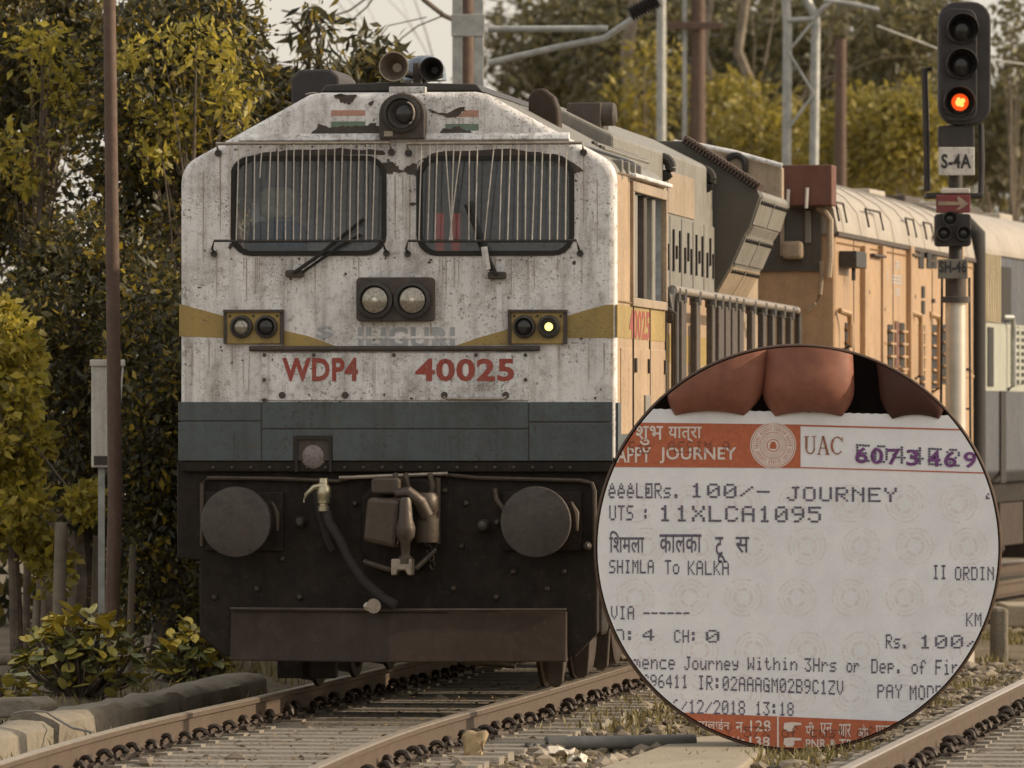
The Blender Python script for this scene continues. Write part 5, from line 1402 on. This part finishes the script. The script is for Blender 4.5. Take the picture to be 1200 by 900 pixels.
# trees across the background at the right
G2 = 'background trees at the right'
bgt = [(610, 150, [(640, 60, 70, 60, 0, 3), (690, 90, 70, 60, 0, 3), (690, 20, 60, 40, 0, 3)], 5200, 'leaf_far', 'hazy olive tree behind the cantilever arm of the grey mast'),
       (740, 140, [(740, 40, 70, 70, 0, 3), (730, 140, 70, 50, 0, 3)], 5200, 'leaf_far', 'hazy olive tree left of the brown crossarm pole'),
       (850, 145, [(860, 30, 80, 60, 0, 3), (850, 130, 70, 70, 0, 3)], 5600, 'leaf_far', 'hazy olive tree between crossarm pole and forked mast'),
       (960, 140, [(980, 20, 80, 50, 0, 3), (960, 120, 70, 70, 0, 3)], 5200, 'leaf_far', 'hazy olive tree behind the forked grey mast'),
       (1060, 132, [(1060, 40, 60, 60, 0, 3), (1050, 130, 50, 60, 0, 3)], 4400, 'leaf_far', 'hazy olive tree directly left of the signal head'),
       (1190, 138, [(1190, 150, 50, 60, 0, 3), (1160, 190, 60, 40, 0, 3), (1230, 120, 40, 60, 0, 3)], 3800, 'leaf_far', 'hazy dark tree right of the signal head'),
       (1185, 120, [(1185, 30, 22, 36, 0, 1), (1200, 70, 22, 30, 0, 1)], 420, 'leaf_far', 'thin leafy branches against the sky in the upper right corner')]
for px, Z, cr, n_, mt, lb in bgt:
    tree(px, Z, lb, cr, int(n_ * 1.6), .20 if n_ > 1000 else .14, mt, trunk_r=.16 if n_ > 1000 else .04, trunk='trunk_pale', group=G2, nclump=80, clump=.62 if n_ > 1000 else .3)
for px, Z, cr, n_, lb in ((1010, 118, [(1010, 170, 45, 50, 0, 1.5)], 1900, 'golden sunlit bush right of the dark brown pole'), (1065, 116, [(1062, 165, 42, 55, 0, 1.5)], 1900, 'golden sunlit bush just left of the signal plate'),
                          (900, 122, [(890, 150, 40, 30, 0, 1.5), (930, 175, 40, 30, 0, 1.5)], 1300, 'golden bush behind the legs of the forked mast'), (840, 126, [(845, 118, 40, 14, 0, 1)], 420, 'golden leaf spray right of the crossarm pole'),
                          (760, 124, [(755, 72, 30, 12, 0, 1), (745, 130, 30, 20, 0, 1)], 420, 'golden leaf spray left of the slim grey mast')):
    tree(px, Z, lb, cr, int(n_ * 2.2), .155, 'leaf_far_gold', trunk_r=.06, trunk='trunk_pale', group=G2, nclump=40, clump=.5)
for i, (px, p2, Z, r, lb) in enumerate(((733, 750, 128, .13, 'pale leaning trunk left of the slim grey mast'), (893, 880, 128, .10, 'thin pale trunk left of the forked mast'), (845, 840, 128, .07, 'thin trunk just right of the crossarm pole'))):
    o = MB().tube([Vector((at(px + 22, 330, Z).x, Z, -.2)), at(px + 20, 330, Z), at(px + 8, 150, Z), at(p2 - 15, 60, Z), at(p2, -40, Z)], [r * 1.3, r * 1.2, r, r * .85, r * .7], 9).build('bare_tree', M['trunk_pale'], None, smooth=True)
    o.location.z = 0
    tag(o, lb, 'tree', G2)
def bare_tree(px, Z, h, label, seed):
    """leafless pale tree: forking tapered limbs"""
    r_ = random.Random(seed); mb = MB()
    def grow(p, d, L, r, lev):
        pts, rs = [p], [r]
        for k in range(3):
            d = (d + Vector((r_.gauss(0, .14), r_.gauss(0, .1), r_.gauss(.02, .08)))).normalized(); p = p + d * L / 3; pts.append(p); rs.append(r * (1 - .17 * (k + 1)))
        mb.tube(pts, rs, 6 if lev < 2 else 4)
        if lev < 4:
            for k in range(3 if lev < 3 else 2):
                q = pts[r_.randint(1, 3)] if k else pts[-1]
                nd = (d + Vector((r_.gauss(0, .6), r_.gauss(0, .35), r_.gauss(.05, .3)))).normalized()
                grow(q, nd, L * r_.uniform(.55, .8), r * .5, lev + 1)
    grow(Vector(((px - CX) / F * Z, Z, -.2)), Vector((0, 0, 1)), h * .5, .075, 0)
    tag(mb.build('bare_tree', M['trunk_pale'], None, smooth=True), label, 'tree', G2)
bare_tree(700, 122, 8.5, 'leafless pale tree beneath the insulator of the cantilever arm', 3)
bare_tree(795, 150, 9, 'leafless pale tree just left of the brown crossarm pole', 8)
bare_tree(872, 146, 9, 'leafless pale tree midway between crossarm pole and forked mast', 5)
bare_tree(938, 150, 8.5, 'leafless pale tree seen between the legs of the forked mast', 12)
bare_tree(1035, 148, 8, 'leafless pale tree left of the signal among golden bushes', 21)
bare_tree(590, 130, 9, 'leafless twiggy tree against the sky right of the grey mast', 33)
fx = [((RNG.uniform(470, 1320) - CX) / F * 175, 175 + RNG.uniform(-5, 5), RNG.uniform(0, 9.2) if True else 0, 1.1) for _ in range(220)]
fx += [((RNG.uniform(-900, 470) - CX) / F * 175, 175 + RNG.uniform(-5, 5), RNG.uniform(0, 3.6), 1.0) for _ in range(90)] + [((RNG.uniform(1300, 2000) - CX) / F * 175, 175 + RNG.uniform(-5, 5), RNG.uniform(0, 9), 1.1) for _ in range(120)]
fx = [c for c in fx if not (c[0] < (640 - CX) / F * 175 and c[2] > 7.0)]
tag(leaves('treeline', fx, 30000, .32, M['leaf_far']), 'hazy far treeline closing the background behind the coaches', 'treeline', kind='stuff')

# broad-leaved plants in front of the trees
def broad_plant(px, py, Z, hw, n, size, label):
    k = Z / F; x = (px - CX) * k; z0 = gheight(x, Z)
    pl_ = thing('broad_leaved_plant', (x, Z, z0), 0, label, 'plant', 'plants behind the kerb')
    h = (815 - py) * k * 1.1
    st_ = MB()
    lm = MB(); nn = 4                      # one shared leaf: pointed oval, folded along the rib
    for j in range(nn + 1):
        t0 = j / nn; w = math.sin(math.pi * min(.98, t0 * .9 + .06)) ** .8 * .34
        lm.v += [(-w, t0, -.12 * t0 ** 2 + .06), (0, t0, -.16 * t0 ** 2), (w, t0, -.12 * t0 ** 2 + .06)]
    for j in range(nn):
        lm.f += [(j * 3, j * 3 + 1, j * 3 + 4, j * 3 + 3), (j * 3 + 1, j * 3 + 2, j * 3 + 5, j * 3 + 4)]; lm.m += [0, 0]
    lf = []
    for v_ in range(3):
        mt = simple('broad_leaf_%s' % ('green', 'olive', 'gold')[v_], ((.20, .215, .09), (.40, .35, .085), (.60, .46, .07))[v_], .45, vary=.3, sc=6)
        q = lm.mesh('leaf', mt); shade(q, 60); lf.append(q)
    for i in range(n):
        a_ = RNG.uniform(0, 6.28); r = RNG.random() ** .5 * hw * k
        zz = h * (1 - (r / (hw * k)) ** 2 * .55) * (RNG.uniform(.12, 1.05) if i % 3 else RNG.uniform(.75, 1.05))
        bx, by = r * math.cos(a_), r * math.sin(a_) * .6
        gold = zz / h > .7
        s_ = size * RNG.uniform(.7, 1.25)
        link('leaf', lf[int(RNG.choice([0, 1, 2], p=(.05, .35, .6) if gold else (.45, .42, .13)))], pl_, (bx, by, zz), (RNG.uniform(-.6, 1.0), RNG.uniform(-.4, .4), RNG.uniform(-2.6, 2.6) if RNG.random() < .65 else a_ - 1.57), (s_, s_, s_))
        if i % 4 == 0: st_.tube([(bx * .3, by * .3, 0), (bx * .8, by * .8, zz * .6), (bx, by, zz)], [.012, .009, .006], 5)
    st_.build('stems', M['trunk'], pl_, smooth=True)
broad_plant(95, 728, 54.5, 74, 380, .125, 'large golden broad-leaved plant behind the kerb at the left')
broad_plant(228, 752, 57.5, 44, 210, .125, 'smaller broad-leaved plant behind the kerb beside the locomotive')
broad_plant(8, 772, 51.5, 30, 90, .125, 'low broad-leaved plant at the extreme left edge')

# ---------------------------------------------------------------- round board printed with a train ticket
FONT = {
 'A': '0E11111F111111', 'B': '1E11111E11111E', 'C': '0E11101010110E', 'D': '1E11111111111E', 'E': '1F10101E10101F', 'F': '1F10101E101010', 'G': '0E11101713110F', 'H': '1111111F111111', 'I': '0E04040404040E', 'J': '0702020202120C',
 'K': '11121418141211', 'L': '1010101010101F', 'M': '111B1515111111', 'N': '11191513111111', 'O': '0E11111111110E', 'P': '1E11111E101010', 'R': '1E11111E141211', 'S': '0F10100E01011E', 'T': '1F040404040404', 'U': '1111111111110E', 'V': '11111111110A04', 'W': '11111115151B11', 'X': '11110A040A1111', 'Y': '11110A04040404', 'Z': '1F01020408101F',
 'a': '00000E010F110F', 'c': '00000F1010100F', 'd': '01010D1311110F', 'e': '00000E111F100E', 'f': '0609081C080808', 'h': '10101619111111', 'i': '04000C0404040E', 'l': '0C04040404040E', 'm': '00001A15151515', 'n': '00001619111111', 'o': '00000E1111110E', 'p': '00001E111E1010', 'r': '00001619101010', 's': '00000F100E011E', 't': '08081C08080906', 'u': '0000111111130D', 'y': '000011110F010E', 'ê': '040A0E111F100E',
 '0': '0E11131519110E', '1': '040C040404040E', '2': '0E11010204081F', '3': '1F02040201110E', '4': '02060A121F0202', '5': '1F101E0101110E', '6': '0608101E11110E', '7': '1F010204080808', '8': '0E11110E11110E', '9': '0E11110F01020C',
 '/': '00010204081000', '-': '0000001F000000', ':': '000C0C000C0C00', '.': '00000000000C0C', '%': '18190204081303', '@': '1F111D151D111F', ' ': '00000000000000'}
DZ = 47.3
DK = DZ / F
RC = 237 * DK
dloc = ((935 - CX) * DK, DZ, EYE + (HY - 642) * DK)
disc = thing('ticket_board', dloc, 0, 'large round printed board showing fingertips holding a paper train ticket', 'board')
U = lambda px, py: ((px - 935) * DK, (642 - py) * DK)
Rin = RC - .012
def clip_poly(P):
    """Sutherland-Hodgman against the round edge (fine polygon)"""
    n = 180
    for k in range(n):
        a0 = 2 * math.pi * k / n; nx_, nz_ = math.cos(a0), math.sin(a0); lim = Rin * math.cos(math.pi / n)
        out = []
        for i in range(len(P)):
            p, q = P[i], P[(i + 1) % len(P)]
            dp, dq = p[0] * nx_ + p[1] * nz_ - lim, q[0] * nx_ + q[1] * nz_ - lim
            if dp <= 0: out.append(p)
            if (dp < 0) != (dq < 0) and dp != dq:
                t0 = dp / (dp - dq); out.append((p[0] + (q[0] - p[0]) * t0, p[1] + (q[1] - p[1]) * t0))
        P = out
        if not P: return []
    return P
def flat(name, polys, y, mat, th=.0012):
    mb = MB()
    for P in polys:
        P = clip_poly(P)
        if len(P) >= 3: mb.add([(x, y, z) for x, z in P], [tuple(range(len(P)))])
    if not mb.f: return None
    o = mb.build(name, mat, disc)
    if len(polys) > 1: o['kind'] = 'stuff'
    return o
pm, t, b = new_mat('ticket_paper')
v = coords(t)
c = mixc(t, ramp(t, nz(t, v, 6, 6, .6), [(.35, BW(0)), (.65, BW(1))]), (.74, .745, .775), (.82, .82, .84))
c = mixc(t, ramp(t, nz(t, coords(t, (60, 60, 26)), 2.5, 5, .7), [(.42, BW(0)), (.75, BW(.35))]), c, (.60, .60, .64))
t.links.new(c, b.inputs['Base Color']); b.inputs['Roughness'].default_value = .85
bp = N(t, 'ShaderNodeBump'); bp.inputs['Strength'].default_value = .25; bp.inputs['Distance'].default_value = .01
t.links.new(nz(t, v, 90, 4, .7), bp.inputs['Height']); t.links.new(bp.outputs[0], b.inputs['Normal'])
TM = {'paper': pm, 'rust': simple('ticket_red_ink', (.44, .125, .060), .8, vary=.15, sc=40), 'white': simple('ticket_white_ink', (.68, .60, .55), .8, vary=.1), 'dot': simple('dot_matrix_ink', (.13, .12, .165), .8, vary=.45, sc=60),
      'purple': simple('purple_stamp_ink', (.16, .06, .19), .8, vary=.4, sc=40), 'mark': simple('pink_watermark', (.735, .68, .68), .85, vary=.12, sc=30), 'rim': simple('brown_rim', (.075, .04, .022), .5),
      'black': simple('matt_black_print', (.006, .004, .0035), 1.0), 'uac': simple('brown_serif_ink', (.30, .125, .075), .8), 'over': simple('overprint_ink', (.19, .075, .05), .8, vary=.3, sc=60)}
MB().lathe((0, 0, 0), [(RC - .004, .05), (RC - .004, 0)], 180).build('backing', TM['black'], disc)
MB().tube([(RC * math.cos(q) - 0 * q, .012, RC * math.sin(q)) for q in np.linspace(0, 2 * math.pi, 181)], .012, 8, caps=False).build('rim', TM['rim'], disc, smooth=True)
# two short feet hold the board upright from behind
for sgn in (-1, 1):
    fz = -.27 - dloc[2]
    MB().prism_x([(.05, fz), (.75, fz), (.75, fz + .05), (.05, .2)], sgn * .22 - .02, sgn * .22 + .02).build('support_leg', TM['rim'], disc)
# the paper with its perforated top edge
top = []
for k in range(96):
    px = 690 + k * (1190 - 690) / 95
    py = 479 + (px - 768) * .022 + (.55 if k % 2 else -.2)
    top.append(U(px, py))
flat('ticket', [[U(690, 900)] + [U(1190, 900)] + list(reversed(top))], -.003, TM['paper'])
# pale round watermarks
wms = MB()
for j, py in enumerate((590, 640, 700, 762, 812)):
    for i in range(8):
        cx_, cz_ = U(745 + i * 63 + (12 if j % 2 else 0), py)
        for r0, r1 in ((.112, .120), (.085, .089), (.045, .062)):
            nn = 22
            for k in range(nn):
                if (k * 7 + i + j) % 5 == 0: continue
                q0, q1 = 2 * math.pi * k / nn, 2 * math.pi * (k + .8) / nn
                P = clip_poly([(cx_ + r * math.cos(q), cz_ + r * math.sin(q)) for r, q in ((r0, q0), (r1, q0), (r1, q1), (r0, q1))])
                if len(P) > 2: wms.add([(x, -.0042, z) for x, z in P], [tuple(range(len(P)))])
wms.build('watermark_print', TM['mark'], disc)['kind'] = 'stuff'
TM['black'].node_tree.nodes['Principled BSDF'].inputs['Specular IOR Level'].default_value = .05
# header band, rules and emblem
flat('header_band', [[U(690, 547), U(938, 548.5), U(938, 497.5), U(690, 494.5)]], -.006, TM['rust'])
flat('header_rule', [[U(938, 499.5), U(1190, 506), U(1190, 504.5), U(938, 497.5)], [U(938, 548.5), U(1190, 556), U(1190, 554.5), U(938, 547.2)]], -.006, TM['rust'])
ex, ez = U(906, 522)
def ringp(cx_, cz_, r0, r1, nn=40):
    return [[(cx_ + r * math.cos(q), cz_ + r * math.sin(q)) for r, q in ((r0, q0), (r1, q0), (r1, q0 + 2 * math.pi / nn), (r0, q0 + 2 * math.pi / nn))] for q0 in np.linspace(0, 2 * math.pi, nn, endpoint=False)]
flat('emblem_disc', ringp(ex, ez, .0, 25 * DK), -.0075, TM['white'])
flat('emblem_ring', ringp(ex, ez, 25.8 * DK, 27 * DK), -.0075, TM['white'])
eml = ringp(ex, ez, 22.8 * DK, 23.2 * DK) + ringp(ex, ez, 15.2 * DK, 15.8 * DK) + ringp(ex, ez, 6.6 * DK, 7.6 * DK) + [[(ex + dx * DK, ez + dz * DK) for dx, dz in ((-3.5, -4), (3.5, -4), (4, 0), (2, 4.5), (-2, 4.5), (-4, 0))]]
for k in range(48):
    q = 2 * math.pi * k / 48; w = .018
    if k % 7 != 5: eml.append([(ex + r * math.cos(q + dq), ez + r * math.sin(q + dq)) for r, dq in ((17.3 * DK, 0), (21.4 * DK, w * (k % 3 - 1)), (21.4 * DK, w * 2.4), (17.3 * DK, w * 2.2))])
    eml.append([(ex + r * math.cos(q + dq), ez + r * math.sin(q + dq)) for r, dq in ((9 * DK, 0), (14.4 * DK, 0), (14.4 * DK, w), (9 * DK, w))])
flat('emblem_lines', eml, -.0085, TM['rust'])
def ttext(s, xa, xb, ya, yb, mat, bold=.0, y=-.0085, name='lettering', slope=0.0):
    v_, f_ = text2d(s, bold); (x0, z0), (x1, z1) = U(xa, yb), U(xb, ya)
    P = fit(v_, x0, x1, z0, z1)
    P = [(x, z - slope * (x - x0)) for x, z in P]
    return flat(name, [[P[i] for i in f] for f in f_], y, TM[mat])
ttext('शुभ', 745, 777, 499, 522, 'white', .012)
ttext('यात्रा', 783, 822, 500, 519, 'white', .012)
ttext('HAPPY', 711, 763, 524, 542, 'white', .02)
ttext('JOURNEY', 773, 863, 524, 543, 'white', .02)
# serif capitals
def strokes(s, segs, y, mat, name):
    mb = []
    for (p, q, w) in segs:
        d = Vector((q[0] - p[0], q[1] - p[1])); d = d.normalized(); nn = Vector((-d.y, d.x)) * w / 2
        mb.append([U(p[0] + nn.x, p[1] + nn.y), U(q[0] + nn.x, q[1] + nn.y), U(q[0] - nn.x, q[1] - nn.y), U(p[0] - nn.x, p[1] - nn.y)])
    return flat(name, mb, y, TM[mat])
sg = [((945, 512), (945, 526), 2.6), ((954, 512), (954, 527), 1.2), ((942.5, 511.5), (948, 511.5), 1), ((951.5, 511.5), (956.5, 511.5), 1)]
for k in range(8):
    q0, q1 = math.pi * k / 8, math.pi * (k + 1) / 8
    sg.append(((949.5 - 4.6 * math.cos(q0), 526 + 5.5 * math.sin(q0)), (949.5 - 4.6 * math.cos(q1), 526 + 5.5 * math.sin(q1)), 1.6))
sg += [((964.5, 511), (959.5, 532), 1.2), ((964.5, 511), (970, 532), 2.6), ((961, 525), (968, 525), 1), ((957.5, 532.3), (962, 532.3), 1), ((967, 532.3), (972.5, 532.3), 1)]
for k in range(12):
    q0, q1 = math.radians(40 + 280 * k / 12), math.radians(40 + 280 * (k + 1) / 12)
    sg.append(((981 + 6.5 * math.cos(q0), 522 - 10 * math.sin(q0)), (981 + 6.5 * math.cos(q1), 522 - 10 * math.sin(q1)), 2.6 if 3 < k < 8 else 1.4))
sg.append(((987, 512), (987, 518), 1))
strokes('UAC', sg, -.0085, 'uac', 'serif_lettering')
# dot-matrix printing
def dots(s, xa, xb, ya, yb, mat='dot', y=-.0062, slope=0.0, fat=.88, name='printed_line'):
    n = len(s); cw = (xb - xa) / (n - 1 + 5 / 6.4) if n > 1 else (xb - xa) * 6.4 / 5
    dx, dy = cw / 6.4, (yb - ya) / 7
    polys = []
    for i, ch in enumerate(s):
        g_ = FONT[ch]
        for r in range(7):
            row = int(g_[2 * r:2 * r + 2], 16)
            for k in range(5):
                if row & (16 >> k):
                    cx_, cy_ = xa + i * cw + (k + .5) * dx, ya + (r + .5) * dy
                    cy_ += slope * (cx_ - xa); h_, w_ = dy * .56 * fat, max(dx * .62, 1.0) * fat
                    jx, jy = random.uniform(-.15, .15), random.uniform(-.15, .15)
                    polys.append([U(cx_ + jx + w_ * a_, cy_ + jy + h_ * b_) for a_, b_ in ((-1, .45), (-.45, 1), (.45, 1), (1, .45), (1, -.45), (.45, -1), (-.45, -1), (-1, -.45))])
    mb = MB()
    for P in polys:
        if all(p[0] ** 2 + p[1] ** 2 < (Rin - .004) ** 2 for p in P):
            mb.add([(x, y, z) for x, z in P], [tuple(range(8))])
    if mb.f: mb.build(name, TM[mat], disc)['kind'] = 'stuff'
dots('êêêL@Rs.', 713, 797, 566, 584)
dots('100/-', 809, 902, 566, 583, slope=.02, fat=.9)
dots('JOURNEY', 922, 1051, 570, 587, slope=.012, fat=.9)
dots('4', 1155, 1166, 573, 590)
dots('UTS', 714, 742, 592, 610); dots(':', 754, 760, 594, 610)
dots('11XLCA1095', 772, 962, 592, 611, slope=.008, fat=.9)
ttext('िशमला', 714, 755, 622, 648, 'dot', .012, y=-.0062, name='printed_line')
ttext('कालका', 773, 822, 626, 648, 'dot', .012, y=-.0062, name='printed_line')
ttext('टू', 838, 850, 629, 660, 'dot', .012, y=-.0062, name='printed_line')
ttext('स', 862, 878, 629, 648, 'dot', .012, y=-.0062, name='printed_line')
dots('SHIMLA', 714, 766, 656, 672); dots('To', 779, 796, 656, 673); dots('KALKA', 806, 854, 657, 674)
dots('II', 1093, 1109, 662, 679); dots('ORDINA', 1119, 1174, 664, 680)
dots('VIA', 716, 743, 710, 726); dots('------', 754, 808, 711, 726)
dots('AD:', 711, 743, 737, 752); dots('4', 753, 767, 737, 751); dots('CH:', 790, 817, 738, 753); dots('0', 827, 843, 738, 753)
dots('KM', 1132, 1150, 718, 734)
dots('Rs.', 1038, 1064, 743, 760); dots('100/', 1077, 1147, 744, 760)
dots('Commence', 712, 791, 767, 784, slope=.008); dots('Journey', 802, 865, 769, 785, slope=.008); dots('Within', 876, 934, 770, 785, slope=.008); dots('3Hrs', 943, 980, 771, 787, slope=.008); dots('or', 992, 1007, 772, 788); dots('Dep.', 1021, 1057, 772, 789); dots('of', 1068, 1085, 773, 790); dots('First', 1096, 1142, 773, 791)
dots('996411', 753, 806, 790, 806, slope=.012); dots('IR:02AAAGM02B9C1ZV', 818, 988, 791, 808, slope=.038); dots('PAY', 1028, 1057, 802, 818); dots('MODE', 1066, 1104, 803, 820)
dots('26/12/2018', 778, 873, 819, 836, slope=.022); dots('13:18', 885, 930, 822, 838, slope=.02)
dots('EO44E2', 1003, 1125, 520, 541, slope=.05, fat=.78, y=-.0066)
for k, ch in enumerate('6073469'):
    x = (1002, 1020, 1040, 1062, 1087, 1106, 1129)[k]
    ttext(ch, x, x + 15, 524 + k * .9, 543 + k * .9, 'purple', .02, y=-.0085, name='stamped_number')
# footer band
flat('footer_band', [[U(740, 900), U(1110, 900), U(1110, 847.5), U(740, 832.5)]], -.006, TM['rust'])
flat('footer_rule', [[U(910.5, 900), U(912.5, 900), U(912.5, 840), U(910.5, 840)]], -.0075, TM['white'])
ttext('हेल्पलाईन', 806, 855, 841, 856, 'white', .01, slope=.04)
ttext('न.', 862, 873, 846, 858, 'white', .01)
ttext('128', 879, 903, 844, 857, 'white', .01)
ttext('No', 858, 873, 863, 873, 'white', .01)
ttext('138', 878, 902, 863, 875, 'white', .02)
for i, (s_, xa, xb) in enumerate((('पी', 944, 954), ('एन', 961, 975), ('आर', 982, 997), ('और', 1005, 1019), ('पार्सल', 1026, 1056))):
    ttext(s_, xa, xb, 846 + i, 862 + i, 'white', .01)
ttext('PNR & TRAIN', 944, 1020, 866, 877, 'white', .02)
for py in (851, 869):      # pointing-hand icons
    q = [(919, py - 4), (928, py - 5), (939, py - 4), (939, py - 1.5), (930, py - 1), (931, py + 2), (929, py + 6), (921, py + 6), (918, py + 2)]
    flat('pointing_hand_print', [[U(*p) for p in reversed(q)]], -.0085, TM['white'])
dots('LY 57% of cust of', 838, 1024, 851, 864, mat='over', y=-.0095, slope=.0, fat=.8)
dots('Eas', 737, 762, 517, 532, mat='over', y=-.0095, fat=.7); dots('ASSIM A', 783, 855, 517, 531, mat='over', y=-.0095, fat=.7)
# three fingertips above the ticket, in relief
skm, t, b = new_mat('finger_skin')
v = coords(t)
c = mixc(t, ramp(t, nz(t, v, 9, 5), [(.3, BW(0)), (.7, BW(1))]), (.185, .068, .042), (.28, .110, .068))
c = mixc(t, ramp(t, nz(t, coords(t, (1, 1, 6)), 45, 3), [(.5, BW(0)), (.8, BW(.25))]), c, (.16, .05, .03))
bp = N(t, 'ShaderNodeBump'); bp.inputs['Strength'].default_value = .07; bp.inputs['Distance'].default_value = .01
wv = N(t, 'ShaderNodeTexWave'); wv.wave_type = 'RINGS'; wv.inputs['Scale'].default_value = 26; wv.inputs['Distortion'].default_value = 3.0; wv.inputs['Detail'].default_value = 3
t.links.new(v, wv.inputs['Vector']); t.links.new(wv.outputs[1], bp.inputs['Height']); t.links.new(bp.outputs[0], b.inputs['Normal'])
t.links.new(c, b.inputs['Base Color']); b.inputs['Roughness'].default_value = .62
b.inputs['Subsurface Weight'].default_value = .1; b.inputs['Subsurface Radius'].default_value = (.02, .008, .004)
dk, t2, b2 = new_mat('shaded_finger_skin')
b2.inputs['Base Color'].default_value = (.055, .017, .011, 1); b2.inputs['Roughness'].default_value = .7
def finger(px0, px1, ytop, ybot, tilt, mat, depth=.11):
    """rounded finger pad: a closed relief, wider at the tip, standing proud of the board"""
    mb = MB(); nu, nv = 22, 16; grid = {}
    for j in range(nv + 1):
        for i in range(nu + 1):
            u, v_ = -1 + 2 * i / nu, j / nv
            hw = (px1 - px0) / 2 * (1 - .06 * v_ - (max(0, .34 - v_) / .34) ** 2.2 * .30)
            cx_ = (px0 + px1) / 2 + tilt * v_
            x, z = U(cx_ + u * hw, ybot + (ytop - ybot) * v_ + 5 * u * u * (1 - v_))
            d = depth * math.sqrt(max(0, 1 - u * u)) * math.sqrt(max(0, 1 - max(0, .45 - v_) ** 2 / .45 ** 2 * .96))
            grid[i, j] = len(mb.v); mb.v.append((x, -.006 - d, z))
    for j in range(nv):
        for i in range(nu):
            mb.f.append((grid[i, j], grid[i + 1, j], grid[i + 1, j + 1], grid[i, j + 1])); mb.m.append(0)
    ring = [grid[i, 0] for i in range(nu + 1)] + [grid[nu, j] for j in range(1, nv + 1)] + [grid[i, nv] for i in range(nu - 1, -1, -1)] + [grid[0, j] for j in range(nv - 1, 0, -1)]
    n0 = len(mb.v)
    for q in ring: mb.v.append((mb.v[q][0], -.001, mb.v[q][2]))
    for k in range(len(ring)):
        k2 = (k + 1) % len(ring); mb.f.append((ring[k], ring[k2], n0 + k2, n0 + k)); mb.m.append(0)
    mb.f.append(tuple(range(n0, n0 + len(ring)))); mb.m.append(0)
    o = mb.build('fingertip', mat, disc)
    cut = MB().lathe((0, 0, 0), [(RC - .011, -.5), (RC - .011, .1)], 120).build('cutter', mat)
    boolean(o, [cut], 'INTERSECT')
    shade(o.data, 60)
    return o
finger(774, 889, 380, 482, 26, skm, .17)
finger(892, 1003, 380, 483, -2, skm, .18)
finger(1034, 1112, 400, 486, -12, dk, .10)
